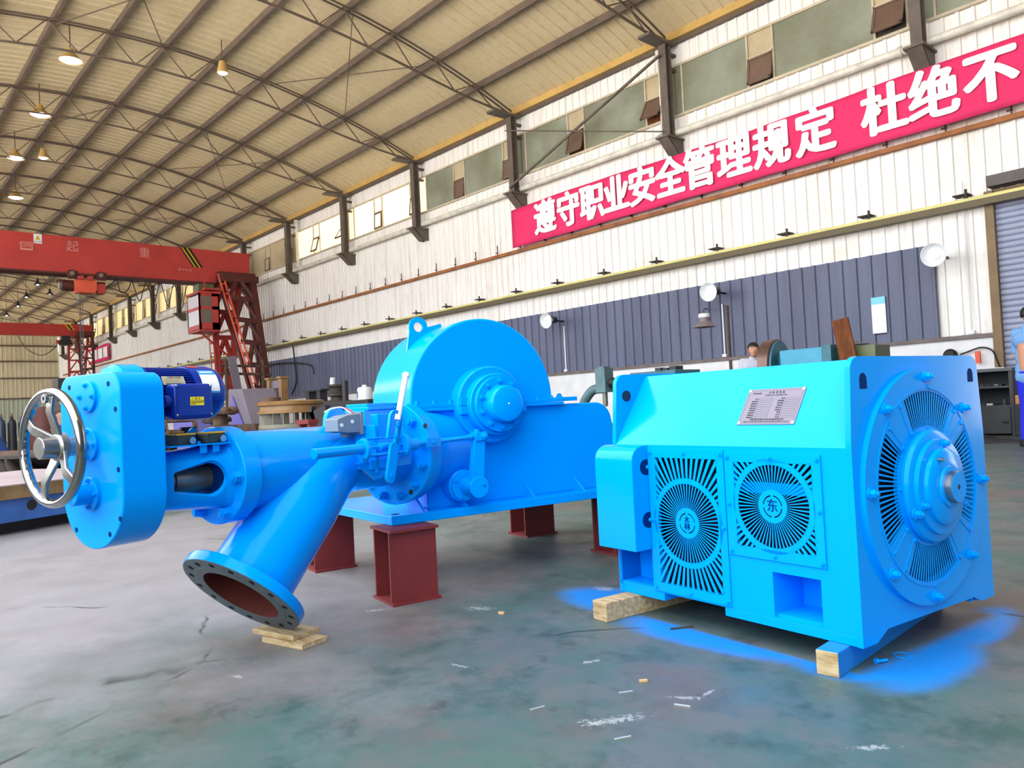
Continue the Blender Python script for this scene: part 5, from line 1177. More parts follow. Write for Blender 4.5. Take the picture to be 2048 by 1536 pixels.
    c = cb.build('operator_cabin', CRANERED, t, smooth=0)
    MB().box(x0 + 0.04, x1 - 0.04, y0 + 0.015, y0 + 0.03, z0 + 0.2, 5.2).box(x0 + 0.04, x1 - 0.04, y0 + 0.015, y0 + 0.03, 5.32, z1 - 0.1).build('cabin_window', mat('cabin_glass', rgb=(226, 226, 238), rough=0.08, spec=0.8), c, smooth=0)
    MB().box(x1 - 0.035, x1 - 0.02, y0 + 0.08, y1 - 0.3, z0 + 0.28, 5.22).box(x1 - 0.035, x1 - 0.02, y0 + 0.08, y1 - 0.3, 5.34, z1 - 0.14).build('cabin_window', mat('dark_cabin_glass', rgb=(104, 92, 80), rough=0.1, spec=0.6), c, smooth=0)
    k = MB(); k.bar((-30.6, 11.05, 4.4), (-30.9, 12.35, 3.4), 0.06, 0.06); k.box(-31.6, -30.2, 11.2, 11.9, 6.0, 6.06).bar((-30.5, 11.3, 5.9), (-30.5, 11.3, 6.4), 0.05, 0.05); k.bar((-31.3, 11.6, 5.9), (-31.3, 11.6, 6.4), 0.05, 0.05)
    k.build('cabin_bracket', CRANERED, t, smooth=0)
    MB().box(-31.2, -30.6, 11.1, 11.7, 5.95, 6.28).build('cabin_roof_box', OLIVE, t, smooth=0)
crane_main()
def crane_far():
    t = thing('gantry_crane', 'smaller looking red gantry crane far down the hall near the end wall', 'crane', (-58, 13.3, 0)); X = -58
    G = frame((0, 0, 0), (0, 1, 0), (0, 0, 1))
    MB().prism([(-1.6, 7.05), (12.6, 7.02), (13.75, 7.3), (13.8, 7.79), (-1.6, 7.79)], G, X - 0.55, X).build('girder', CRANERED, t, smooth=0)
    for y0, m in ((0.0, SWYEL), (0.12, BLACK), (0.24, SWYEL)): MB().prism([(12.1 + y0, 7.78), (12.22 + y0, 7.78), (12.48 + y0, 7.4), (12.36 + y0, 7.4)], G, X - 0.005, X + 0.01).build('hazard_stripe', m, t, smooth=0)
    MB().box(X - 0.9, X + 0.5, 12.75, 13.8, 7.0, 7.3).build('leg_beam', CRANEBROWN, t, smooth=0)
    for dx, m, nm in ((0.3, CRANEBROWN, 'front_leg'), (-0.9, CRANERED, 'rear_leg')):
        k = MB(); a0, a1, b0, b1 = V((X + dx, 12.5 if dx < 0 else 12.8, 7.0)), V((X + dx * 4, 13.0, 0.2)), V((X + dx, 13.7, 7.0)), V((X + dx * 4, 13.5, 0.2))
        k.bar(a0, a1, 0.14, 0.14); k.bar(b0, b1, 0.14, 0.14); lattice(k, a0, a1, b0, b1, 9, 0.08); k.build(nm, m, t, smooth=0)
    MB().box(X - 3.7, X + 1.3, 12.95, 13.6, 0.0, 0.4).build('end_carriage', CRANERED, t, smooth=0)
    k = MB(); k.bar((X, -1.0, 7.3), (X + 1.2, -1.4, 0.1), 0.4, 0.3); k.bar((X - 0.5, -1.0, 7.3), (X - 3.4, -1.4, 0.1), 0.4, 0.3); k.build('outer_leg', CRANERED, t, smooth=0)
    h = thing('electric_hoist', 'dark hoist hanging from the distant red crane', 'hoist', (X, 12.1, 6.6))
    MB().prism([(11.75, 6.48), (11.9, 6.38), (12.4, 6.38), (12.5, 6.48), (12.45, 6.73), (11.8, 6.73)], G, X - 0.4, X + 0.1).build('drum_case', DKMACH, h, smooth=0)
    MB().box(X - 0.4, X + 0.1, 11.9, 12.4, 6.73, 7.0).build('trolley', DKMACH, h, smooth=0); MB().cyl((X - 0.15, 11.6, 6.62), (X - 0.15, 11.75, 6.62), 0.13, seg=12).build('hoist_motor', CRANERED, h)
    tag(MB().tube(smooth_path([(X, 9.4, 6.99), (X, 9.9, 6.1), (X, 10.7, 5.7), (X, 11.4, 6.1), (X, 11.62, 6.45)], 8), 0.03, 6).build('crane_cable', DKSTRUCT), 'thin sagging cable hanging under the distant crane girder', 'cable')
crane_far()
# ================================================================== SHOP FLOOR: machines, castings and odds
def box_thing(name, label, cat, m, *b, group=None, M=None, bevel=0.01, rz=0):
    o = MB(M).box(*b).build(name, m, smooth=0, bevel=bevel); return tag(o, label, cat, group)
# stacked guide-vane rings
def vane_ring(cx, cy, z0, R, label):
    t = thing('guide_vane_ring', label, 'ring', (cx, cy, z0), 0, 'guide vane rings')
    P = (cx, cy, 0)
    MB().lathe([(R * 0.72, z0 + 0.0), (R, z0), (R, z0 + 0.07), (R * 0.72, z0 + 0.07)], P, (0, 0, 1), 48, close=True).build('lower_ring', GREYIRON, t)
    MB().lathe([(R * 0.72, z0 + 0.27), (R * 1.01, z0 + 0.27), (R * 1.01, z0 + 0.32), (R * 0.72, z0 + 0.32)], P, (0, 0, 1), 48, close=True).build('upper_ring', OCHRE, t)
    for i in range(18):
        a = 2 * pi * i / 18; c_, s_ = cos(a), sin(a)
        MB().bar((cx + R * 0.97 * c_, cy + R * 0.97 * s_, z0 + 0.17), (cx + R * 0.76 * cos(a + 0.14), cy + R * 0.76 * sin(a + 0.14), z0 + 0.17), 0.014, 0.2).build('guide_vane', GREYIRON, t, smooth=0)
vane_ring(-13.4, 6.47, 0.0, 0.585, 'lowest grey vaned ring of the round ochre stack behind the nozzle')
vane_ring(-13.4, 6.47, 0.325, 0.585, 'middle grey vaned ring of the round stack')
vane_ring(-13.4, 6.47, 0.65, 0.585, 'upper grey vaned ring under the big ochre cover disc')
t = thing('cover_disc', 'big round ochre machined disc lying on top of the vaned ring stack', 'disc', (-13.4, 6.47, 0.971))
MB().lathe([(0.0, 0.972), (0.56, 0.972), (0.55, 1.06), (0.60, 1.07), (0.61, 1.125), (0.56, 1.142), (0.0, 1.142)], (-13.4, 6.47, 0), (0, 0, 1), 56).build('disc', OCHRE, t, smooth=30)
MB().lathe([(0.08, 1.142), (0.17, 1.142), (0.17, 1.22), (0.08, 1.22)], (-13.62, 6.2, 0), (0, 0, 1), 20, close=True).build('bearing_half', RUST, t)
# rusty valve bodies
def valve(x, y, s, label, m):
    t = thing('rusty_valve', label, 'valve', (x, y, 0), 0, 'rusty castings by the ring stack')
    MB().lathe([(0, 0), (0.32 * s, 0), (0.32 * s, 0.1 * s), (0.18 * s, 0.16 * s), (0.2 * s, 0.5 * s), (0.3 * s, 0.56 * s), (0.3 * s, 0.66 * s), (0.14 * s, 0.7 * s), (0.12 * s, 0.95 * s), (0, 0.95 * s)], (x, y, 0), (0, 0, 1), 22).build('valve_body', m, t, smooth=40)
    k = MB()
    for i in range(7): a = 2 * pi * i / 7; k.sphere((x + 0.24 * s * cos(a), y + 0.24 * s * sin(a), 0.96 * s), 0.11 * s, (1, 1, 0.75), 10, 6)
    k.lathe([(0.02, 0.9 * s), (0.34 * s, 0.9 * s), (0.34 * s, 0.95 * s), (0.02, 0.95 * s)], (x, y, 0), (0, 0, 1), 20); k.build('flange_nuts', m, t, smooth=50)
valve(-15.75, 6.05, 1.08, 'rusty valve body with round nuts just left of the ochre ring stack', RUST)
valve(-16.6, 6.3, 0.9, 'darker rusty valve body below the purple chute', RUSTDK)
rnd = random.Random(3)
for i in range(9):
    x, y = -17.3 + rnd.uniform(-0.25, 0.25), 7.18 + 0.2 * (i % 3); a = rnd.uniform(-0.06, 0.06); z = 0.121 + 0.242 * (i // 3); L_ = rnd.uniform(1.2, 1.7)
    d = V((cos(a), sin(a), 0))
    lab = ['%s scrap beam in the %s layer of the beam pile behind the electric motor' % (['front', 'middle', 'back'][i % 3], ['bottom', 'middle', 'top'][i // 3])][0]
    tag(MB().bar(V((x, y, z)) - d * L_ / 2, V((x, y, z)) + d * L_ / 2, 0.16, 0.09 if i // 3 == 9 else 0.24).build('scrap_beam', RUSTDK if i % 2 else RUST, smooth=0), lab, 'scrap', 'scrap beams in the pile')
# purple chute and sheets
k = MB(); k.add([(-20.4, 8.0, 0.0), (-18.4, 8.0, 0.0), (-18.4, 8.9, 0.0), (-20.4, 8.9, 0.0), (-20.2, 8.0, 1.66), (-19.35, 8.0, 1.63), (-19.35, 8.9, 1.63), (-20.2, 8.9, 1.66)], [(0, 3, 2, 1), (4, 5, 6, 7), (0, 1, 5, 4), (1, 2, 6, 5), (2, 3, 7, 6), (3, 0, 4, 7)])
t = thing('sheet_metal_chute', 'grey lavender sheet metal chute with sloping side behind the electric motor', 'chute', (-19.4, 8.4, 0))
k.build('chute_body', LAVENDER, t, smooth=0, bevel=0.02); MB().add([(-20.1, 7.97, 0.1), (-18.7, 7.97, 0.1), (-19.9, 7.97, 1.5)], [(0, 1, 2)]).add([(-20.1, 7.99, 0.1), (-18.7, 7.99, 0.1), (-19.9, 7.99, 1.5)], [(0, 2, 1)]).build('chute_gusset', VIOLET, t, smooth=0)
k = MB(); k.add([(-18.6, 6.1, 0.0), (-17.3, 6.1, 0.0), (-17.3, 6.8, 0.0), (-18.6, 6.8, 0.0), (-18.8, 6.1, 0.92), (-17.5, 6.1, 0.9), (-17.5, 6.8, 0.9), (-18.8, 6.8, 0.92)], [(0, 3, 2, 1), (4, 5, 6, 7), (0, 1, 5, 4), (1, 2, 6, 5), (2, 3, 7, 6), (3, 0, 4, 7)])
tag(k.build('steel_bin', VIOLET, smooth=0, bevel=0.01), 'violet blue steel bin on the floor seen under the motor', 'bin')
k = MB(Matrix.Translation((-16.2, 5.5, 0)) @ Matrix.Rotation(radians(-20), 4, 'Y'))
for dy in (-0.3, 0.3): k.box(-0.04, 0.04, dy - 0.04, dy + 0.04, 0.02, 1.05)
for z in (0.2, 0.45, 0.7, 0.95): k.box(-0.03, 0.03, -0.3, 0.3, z - 0.04, z + 0.04)
tag(k.build('rusty_ladder_frame', RUST, smooth=0), 'pinkish rusty ladder-like frame leaning against the violet bin', 'frame')
tag(MB(Matrix.Translation((-27.6, 11.6, 0)) @ Matrix.Rotation(radians(9), 4, 'X')).box(-0.02, 0.02, -0.15, 0.15, 0.0, 3.2).build('leaning_plate', LAVENDER, smooth=0), 'narrow grey lavender plate leaning by the leg of the nearest crane', 'plate')
# scaffold by the crane leg
t = thing('pipe_scaffold', 'rough pipe scaffold rails around the foot of the nearest crane leg', 'scaffold', (-28, 11.8, 0))
for (y) in (11.05, 12.45): MB().cyl((-28, y, 0), (-28, y, 3.05), 0.07, seg=8).build('post', RUST, t)
for z in (2.86, 2.56): MB().cyl((-28, 10.8, z), (-28, 12.75, z - 0.06), 0.05, seg=8).build('rail', RUST, t)
MB().cyl((-28.0, 12.45, 1.5), (-28.3, 12.3, 0.0), 0.05, seg=8).build('brace', RUST, t)
# two timbered posts with a cross bar
t = thing('press_frame', 'two ochre brown posts joined by a grey cross plate against the dark siding', 'frame', (-21.5, 10, 0))
for x in (-21.95, -21.15): MB().box(x - 0.1, x + 0.1, 9.9, 10.1, 0, 2.0).box(x - 0.14, x + 0.14, 9.86, 10.14, 1.98, 2.04).build('post', OCHRE, t, smooth=0)
MB().box(-21.85, -21.25, 9.97, 10.03, 1.72, 1.94).build('cross_plate', LAVENDER, t, smooth=0)
# dark machine tools
t = thing('boring_table', 'long near-black machine table behind the turbine pipe', 'machine', (-16, 9, 0))
MB().box(-17.5, -14.2, 8.6, 9.6, 0.95, 1.14).build('table_top', DKMACH, t, smooth=0, bevel=0.02); MB().box(-17.3, -14.5, 8.7, 9.5, 0, 0.95).build('table_base', DKMACH, t, smooth=0)
t = thing('stand_frame', 'dark open stand with two legs at the end of the near-black machine table', 'stand', (-17.2, 9.0, 1.14))
for x in (-17.5, -16.95): MB().box(x - 0.09, x + 0.09, 8.9, 9.1, 1.141, 1.44).build('leg', DKMACH, t, smooth=0)
MB().box(-17.7, -16.75, 8.88, 9.12, 1.44, 1.48).build('top_bar', DKMACH, t, smooth=0)
t = thing('milling_head', 'dark stacked milling head with a small white cap on the near-black table', 'machine', (-16.2, 9.0, 1.14))
MB().lathe([(0, 1.141), (0.33, 1.141), (0.33, 1.17), (0.16, 1.19), (0.15, 1.26), (0.24, 1.28), (0.24, 1.34), (0.16, 1.36), (0.17, 1.48), (0.24, 1.5), (0.24, 1.55), (0, 1.55)], (-16.2, 9.0, 0), (0, 0, 1), 20).build('head', RUSTDK, t); MB().cyl((-16.42, 9.0, 1.55), (-16.38, 9.0, 1.72), 0.06, seg=10).build('cap', WHITEP, t)
MB().cyl((-15.83, 9.0, 1.14), (-15.83, 9.0, 1.62), 0.075, seg=12).build('column_post', DKMACH, t)
tag(MB().lathe([(0, 1.141), (0.17, 1.141), (0.17, 1.36), (0.15, 1.42), (0.05, 1.44), (0.05, 1.48), (0, 1.48)], (-15.05, 9.05, 0), (0, 0, 1), 20).build('paint_bucket', WHITEP), 'white plastic bucket standing on the near-black table beside the blue casing', 'bucket')
MB().lathe([(0.171, 1.18), (0.172, 1.34)], (-15.05, 9.05, 0), (0, 0, 1), 20, a0=pi, a1=2 * pi).build('bucket_label', BEDBLUE, bpy.data.objects['paint_bucket'])
tag(MB().prism(arc(-11.5, 0.9, 0.1, 90, 180, 6)[::-1] + [(-11.6, 0.0), (-11.05, 0.0), (-11.05, 1.0)], frame((0, 6.0, 0), (1, 0, 0), (0, 0, 1)), 0, 0.08).build('machine_guard', DKMACH, smooth=0), 'upright black sheet guard with a rounded corner right behind the pipe eye', 'guard')
t = thing('red_trestle', 'small red steel trestle beside the black sheet guard', 'trestle', (-9.6, 4.9, 0))
MB().box(-9.8, -9.45, 4.8, 4.95, 0.74, 0.80).build('beam', OXIDE, t, smooth=0)
for x in (-9.76, -9.49): MB().box(x - 0.035, x + 0.035, 4.82, 4.93, 0, 0.74).build('leg', OXIDE, t, smooth=0)
# hoses on the wall
tag(MB().tube(smooth_path([(-31.9, 14.3, 3.12), (-30.2, 14.3, 3.1), (-28.4, 14.3, 2.95), (-27.6, 14.3, 2.75), (-27.5, 14.3, 2.45)], 6), 0.025, 6).build('wall_hose', BLACK), 'black hose arching across the dark siding right of the crane leg', 'hose')
tag(MB().tube(smooth_path([(-29.2, 14.3, 3.8), (-29.05, 14.3, 2.8), (-29.05, 14.3, 2.2), (-29.5, 14.3, 1.75)], 6), 0.03, 6).build('wall_hose', BLACK), 'black hose hanging straight down the dark siding from the yellow rail', 'hose')
# C-frame riveter behind the generator
t = thing('riveter', 'grey green C-shaped riveting frame with a vertical plunger between the blue casing and generator', 'machine', (-8.1, 9.0, 0))
MB().prism([(-7.98, 0.98), (-7.98, 1.35), (-7.79, 1.35), (-7.79, 1.0), (-7.55, 1.0), (-7.55, 0.1), (-8.6, 0.1), (-8.6, 0.8), (-8.42, 0.86)] , frame((0, 9.1, 0), (1, 0, 0), (0, 0, 1)), 0.5, 0.52) if False else None
k = MB(); k.box(-7.985, -7.79, 8.9, 9.1, 0.98, 1.35).box(-7.95, -7.83, 8.93, 9.07, 1.35, 1.38)
k.tube(smooth_path([(-7.9, 9.0, 1.04), (-8.12, 9.0, 1.03), (-8.27, 9.0, 0.92), (-8.36, 9.0, 0.78), (-8.4, 9.0, 0.5), (-8.4, 9.0, 0.15)], 6), 0.075, 14); k.build('c_frame', CFGREEN, t, smooth=40)
MB().box(-8.6, -7.5, 8.7, 9.3, 0, 0.5).build('machine_base', DKMACH, t, smooth=0)
MB().cyl((-7.89, 9.0, 0.78), (-7.89, 9.0, 0.98), 0.04, seg=14).cyl((-7.89, 9.0, 0.76), (-7.89, 9.0, 0.79), 0.03, seg=14).build('plunger', SCREW, t); MB().sphere((-7.72, 9.0, 1.12), 0.08, seg=12).build('valve_knob', BLACK, t)
box_thing('machine_bed', 'flat teal machine bed just above the generator top at its far end', 'machine', TEAL, -8.45, -7.5, 10.3, 11.0, 0, 1.30)
for i, (x, s_) in enumerate(((-8.0, 0.06), (-7.85, 0.05), (-7.7, 0.07))): tag(MB().box(x - s_, x + s_, 10.5, 10.7, 1.301, 1.301 + s_).build('machine_clamp', DKMACH, smooth=0), ['left small dark clamp on the teal machine bed', 'middle small dark clamp on the teal machine bed', 'right small dark clamp on the teal machine bed'][i], 'clamp', 'clamps on the teal bed')
# big face-plate lathe
t = thing('lathe', 'big teal lathe with a round brown face plate behind the generator', 'lathe', (-5.7, 11.2, 0))
MB().lathe([(0, 0), (0.44, 0.0), (0.44, 0.16), (0.40, 0.18), (0.0, 0.18)], (-6.33, 11.15, 1.24), (1, 0.12, 0), 40).build('face_plate', mat('brown_machined_iron', rgb=(110, 84, 76), rough=0.35, metal=0.5, var=0.2, scale=5), t, smooth=30)
MB().lathe([(0, 0), (0.41, 0.0), (0.41, 0.03), (0.0, 0.03)], (-6.15, 11.17, 1.24), (1, 0.12, 0), 40).build('guard_ring', TEAL, t, smooth=30)
MB().box(-6.0, -5.2, 10.9, 11.6, 0.95, 1.48).build('headstock', TEALLT, t, smooth=0, bevel=0.02); MB().box(-5.32, -5.18, 10.88, 11.62, 0.9, 1.50).build('headstock_cover', TEAL, t, smooth=0)
MB().box(-5.2, -4.95, 11.05, 11.5, 0.9, 1.46).build('gear_housing', RUSTDK, t, smooth=0); MB().box(-4.95, -4.6, 11.0, 11.5, 0.9, 1.45).build('tailstock', OLIVE, t, smooth=0)
MB().box(-6.6, -4.2, 10.9, 11.6, 0, 0.95).box(-6.2, -5.9, 11.05, 11.35, 0.95, 1.4).build('bed', TEAL, t, smooth=0)
tag(MB().prism([(-5.1, 1.482), (-4.86, 1.482), (-4.86, 1.5), (-5.1, 1.56)], frame((0, 11.3, 0), (1, 0, 0), (0, 0, 1)), -0.15, 0.15).build('steel_tray', LAVENDER, smooth=0), 'thin grey tray lying on top of the lathe beside the board', 'tray')
tag(MB(Matrix.Translation((-4.72, 10.85, 0.0)) @ Matrix.Rotation(radians(-9), 4, 'Y')).box(-0.12, 0.12, 0, 0.03, 0.0, 1.87).build('wooden_board', WOODOLD, smooth=0), 'brown wooden board standing tilted against the lathe', 'board')
# work bench by the door
t = thing('tool_bench', 'dark steel workbench with open shelves and a cupboard beside the shutter door', 'bench', (-4.3, 14.0, 0))
MB().box(-5.0, -3.66, 13.62, 14.35, 1.0, 1.05).build('bench_top', mat('dark_bench_top', rgb=(92, 94, 100), rough=0.5, var=0.2, scale=5), t, smooth=0)
DKG = mat('dark_grey_cupboard', rgb=(58, 60, 64), rough=0.5, var=0.2, scale=4)
MB().box(-5.0, -4.95, 13.65, 14.35, 0, 1.0).box(-3.72, -3.67, 13.65, 14.35, 0, 1.0).box(-4.95, -3.72, 14.3, 14.35, 0, 1.0).build('side_panel', DKG, t, smooth=0)
MB().box(-4.95, -3.72, 13.66, 14.3, 0.74, 0.77).build('shelf', DKG, t, smooth=0); MB().box(-4.95, -3.72, 13.66, 14.3, 0.44, 0.47).build('shelf', DKG, t, smooth=0)
for x in (-4.95, -4.33):
    d_ = MB().box(x + 0.005, x + 0.61, 13.62, 13.64, 0.03, 0.44).build('cupboard_door', DKG, t, smooth=0); MB().box(x + 0.5, x + 0.58, 13.59, 13.62, 0.2, 0.22).build('handle', BLACK, d_, smooth=0)
rnd = random.Random(5)
TL = ['small bright tool on the upper bench shelf, nearest the generator', 'small dark tool on the upper bench shelf', 'bright flat tool in the middle of the upper bench shelf', 'small tool near the right end of the upper bench shelf', 'dark part on the lower bench shelf, left', 'bright part in the middle of the lower bench shelf', 'dark part at the right end of the lower bench shelf', 'tiny upright part standing on the lower bench shelf']
for i in range(8):
    z = 0.771 if i < 4 else 0.471; x = -4.15 + 0.11 * (i % 4) + rnd.uniform(-0.02, 0.02); h = 0.03 if i != 7 else 0.09
    tag(MB(Matrix.Translation((x, 13.75, z)) @ Matrix.Rotation(rnd.uniform(0, 3), 4, 'Z')).box(-0.05, 0.05, -0.02, 0.02, 0, h).build('hand_tool', STEEL if i in (0, 2, 5) else DKMACH, smooth=0), TL[i], 'tool', 'tools on the bench shelves')
tag(MB().box(-4.36, -4.29, 14.3, 14.36, 1.16, 1.36).build('wall_box', CRANEORANGE, smooth=0), 'small orange red box on the white wall above the workbench', 'box')
tag(MB().tube(smooth_path([(-4.6, 14.36, 1.33), (-4.5, 14.36, 1.36), (-4.28, 14.36, 1.42), (-4.1, 14.3, 1.35), (-3.97, 14.1, 1.14), (-3.92, 14.0, 1.068)], 6), 0.014, 6).build('bench_cable', BLACK), 'dark cable curving down the white wall onto the workbench', 'cable')
tag(MB().lathe([(0, 0), (0.11, 0), (0.11, 0.06), (0.07, 0.1), (0, 0.11)], (-4.75, 14.38, 1.32), (0, -1, 0.2), 16).build('black_hook', BLACK), 'round black hook on the white wall above the generator corner', 'hook')
tag(MB().box(-4.0, -3.8, 13.75, 13.95, 1.051, 1.062).build('paper_sheet', LABELW, smooth=0), 'white paper lying on the workbench top', 'paper')
box_thing('low_stool', 'dark low stool behind the standing worker beside the workbench', 'stool', DKMACH, -3.64, -3.36, 13.5, 13.8, 0, 0.48)
box_thing('cardboard_box', 'small orange cardboard box on the dark stool behind the standing worker', 'box', CARDB, -3.62, -3.4, 13.53, 13.75, 0.481, 0.62)
k = MB(); n = 16; vs_ = []
for j in range(7):
    for i in range(n): 
        a = 2 * pi * i / n; r = (j / 6); vs_.append((-3.75 + (0.55 + 0.1 * sin(3 * a)) * r * cos(a), 12.1 + (0.28 + 0.06 * cos(5 * a)) * r * sin(a), 0.07 * (1 - r) + 0.03 * (1 - r * r) * (1 + sin(7 * a + j))))
k.add(vs_, [(j * n + i, j * n + (i + 1) % n, (j + 1) * n + (i + 1) % n, (j + 1) * n + i) for j in range(6) for i in range(n)])
tag(k.build('dark_rag', DKMACH, smooth=80), 'dark crumpled rag on the floor near the worker and bench', 'rag')
# ------------------------------------------------------------------ left side: marking plate, castings, cylinders
d1 = V((-0.43, 0.90, 0)).normalized(); d2 = V((-d1.y, d1.x, 0))
PM = frame(V((-7.4, 1.03, 0)), d1, d2)
t = thing('marking_plate', 'large flat marking plate with brown edge on a blue base behind the handwheel', 'plate', V((-7.4, 1.03, 0)), atan2(d1.y, d1.x))
MB(PM).box(-1.7, 1.55, 0.25, 1.9, 0.0, 0.1).build('plinth', DKMACH, t, smooth=0)
MB(PM).box(-1.9, 1.8, 0.03, 2.1, 0.1, 0.29).build('base', BEDBLUE, t, smooth=0, bevel=0.005)
for x in (0.0, 1.0): MB(PM).cyl((x + 0.3, 0.029, 0.22), (x + 0.3, 0.05, 0.22), 0.045, seg=20).build('lifting_hole', BLACK, t)
k = MB(PM); k.box(-1.9, 1.8, 0.0, 2.12, 0.29, 0.40); k.build('edge_band', BEDEDGE, t, smooth=0)
MB(PM).box(-1.89, 1.79, 0.01, 1.05, 0.40, 0.408).box(-1.89, 1.79, 1.06, 2.11, 0.40, 0.408).build('plate_top', BEDTOP, t, smooth=0)
box_thing('steel_slab', 'dark rusty slab lying behind the gearbox at the end of the marking plate', 'slab', RUST, -7.4, -6.7, 2.6, 3.6, 0, 0.2)
def runner(x, y, R, H, label, m, rz=0.0):
    t = thing('turbine_runner', label, 'runner', (x, y, 0), 0, 'scrap turbine runners on the left')
    MB().lathe([(0, 0.0), (R * 0.45, 0.0), (R * 0.40, H * 0.5), (R * 0.95, H * 0.86), (R * 0.95, H * 0.94), (R * 0.2, H), (0, H)], (x, y, 0), (0, 0, 1), 32).build('crown', m, t, smooth=40)
    MB().lathe([(R * 0.86, 0.0), (R * 1.0, 0.0), (R * 1.0, H * 0.2), (R * 0.86, H * 0.2)], (x, y, 0), (0, 0, 1), 32, close=True).build('band', m, t, smooth=40)
    for i in range(13):
        a0 = 2 * pi * i / 13 + rz; n = 6; vs_ = []
        for j in range(n + 1):
            u = j / n; a = a0 + 0.55 * u * u; z = H * (0.88 - 0.8 * u)
            for r in (R * (0.45 + 0.0 * u), R * (0.96)): vs_.append((x + r * cos(a + (0.25 if r > R * 0.9 else 0)), y + r * sin(a + (0.25 if r > R * 0.9 else 0)), z))
        o = MB().add(vs_, [(2 * j, 2 * j + 1, 2 * j + 3, 2 * j + 2) for j in range(n)]).build('blade', m, t, smooth=80); so = o.modifiers.new('thick', 'SOLIDIFY'); so.thickness = 0.025
runner(-13.3, 2.55, 0.72, 0.52, 'brown scrap turbine runner right behind the handwheel hub', RUSTDK)
runner(-15.2, 2.45, 0.75, 0.50, 'brown scrap turbine runner seen through the left of the handwheel', RUST, 0.2)
runner(-14.0, 3.9, 0.7, 0.5, 'rusty scrap turbine runner behind the other two', RUSTDK, 0.4)
runner(-17.0, 2.5, 0.75, 0.48, 'scrap turbine runner farthest left', RUST, 0.1)
t = thing('low_steel_bench', 'low dark steel bench at the left edge on which nothing stands', 'bench', (-13.0, 1.35, 0))
MB().box(-14.4, -12.4, 1.0, 1.7, 0.33, 0.40).build('bench_top', RUSTDK, t, smooth=0)
for x in (-14.2, -12.6): MB().box(x - 0.08, x + 0.08, 1.1, 1.6, 0, 0.33).build('leg', RUSTDK, t, smooth=0)
# gas cylinders in front of the end wall
lab = ['leftmost gas cylinder of the row near the end wall', 'second gas cylinder from the left near the end wall', 'third gas cylinder from the left near the end wall', 'fourth gas cylinder from the left near the end wall', 'fifth gas cylinder from the left near the end wall', 'sixth gas cylinder from the left near the end wall', 'rightmost gas cylinder of the row near the end wall']
for i in range(7):
    x, y = -27.0, 3.35 + i * 0.27
    t = thing('gas_cylinder', lab[i], 'gas cylinder', (x, y, 0), 0, 'gas cylinders in a row')
    MB().lathe([(0, 0), (0.115, 0), (0.115, 1.05), (0.09, 1.16), (0.04, 1.2), (0.04, 1.27), (0, 1.27)], (x, y, 0), (0, 0, 1), 18).build('bottle', GASCYL if i % 3 else DKMACH, t, smooth=40)
    MB().cyl((x, y, 1.27), (x, y, 1.36), 0.025, seg=8).build('valve', OCHRE, t)
k = MB(); vs_ = []; n = 24
for j in range(9):
    for i in range(n):
        a = 2 * pi * i / n; r = j / 8; vs_.append((-22.5 + 0.9 * r * cos(a), 2.7 + 0.75 * r * sin(a) * (1 + 0.1 * sin(5 * a)), 0.02 + 1.05 * (1 - r ** 2.2) * (1 + 0.08 * sin(6 * a + 2 * j))))
k.add(vs_, [(j * n + i, j * n + (i + 1) % n, (j + 1) * n + (i + 1) % n, (j + 1) * n + i) for j in range(8) for i in range(n)])
tag(k.build('blue_tarpaulin', TARP, smooth=80), 'bright blue tarpaulin draped over a heap at the left edge', 'tarpaulin')
k = MB(); k.lathe([(0.30, 0.3), (0.33, 0.3), (0.33, 1.48), (0.30, 1.48)], (-25.2, 4.62, 0), (0, 0, 1), 30, close=True)
k.box(-25.45, -24.95, 4.35, 4.42, 0, 0.3).box(-25.5, -24.9, 4.82, 4.89, 0, 0.3)
tag(k.build('steel_drum', mat('brown_red_plate', rgb=(112, 66, 62), rough=0.6, var=0.2, scale=3), smooth=40), 'brown red steel drum on feet standing behind the handwheel', 'drum')
box_thing('dark_cabinet', 'tall dark cabinet just left of the gearbox top', 'cabinet', DKMACH, -25.6, -24.9, 4.98, 5.8, 0, 2.28)
# chips and scraps on the near floor
def scrap(name, label, cat, m, p, L_, w_, h, a, grp=None):
    o = MB(Matrix.Translation((p[0], p[1], 0.0005)) @ Matrix.Rotation(radians(a), 4, 'Z')).box(-L_ / 2, L_ / 2, -w_ / 2, w_ / 2, 0, h).build(name, m, smooth=0); return tag(o, label, cat, grp)
g = 'thin bright offcuts on the floor'
scrap('metal_offcut', 'thin bright metal strip on the floor just left of the tan chip', 'offcut', BRIGHT, (-1.49, 1.72), 0.042, 0.004, 0.003, 60, g)
scrap('metal_offcut', 'thin bright strip below the tan chip on the floor', 'offcut', BRIGHT, (-1.31, 1.745), 0.045, 0.004, 0.003, 20, g)
scrap('metal_offcut', 'thin bright strip at the lower left of the floor scratches', 'offcut', BRIGHT, (-1.60, 1.47), 0.045, 0.004, 0.003, 75, g)
scrap('metal_offcut', 'thin bright strip nearest the bottom edge of the photo', 'offcut', BRIGHT, (-1.30, 1.48), 0.045, 0.004, 0.003, 65, g)
scrap('wood_chip', 'small tan wood chip on the floor in front of the generator', 'chip', CHIP, (-1.505, 1.82), 0.024, 0.009, 0.006, 50)
scrap('wood_chip', 'tan chip on the floor left of the far timber under the generator', 'chip', CHIP, (-2.42, 2.05), 0.026, 0.012, 0.008, 20)
scrap('metal_offcut', 'dark flat strip on the blue misted floor beside the generator', 'offcut', RUSTDK, (-1.735, 2.335), 0.09, 0.012, 0.004, 60)
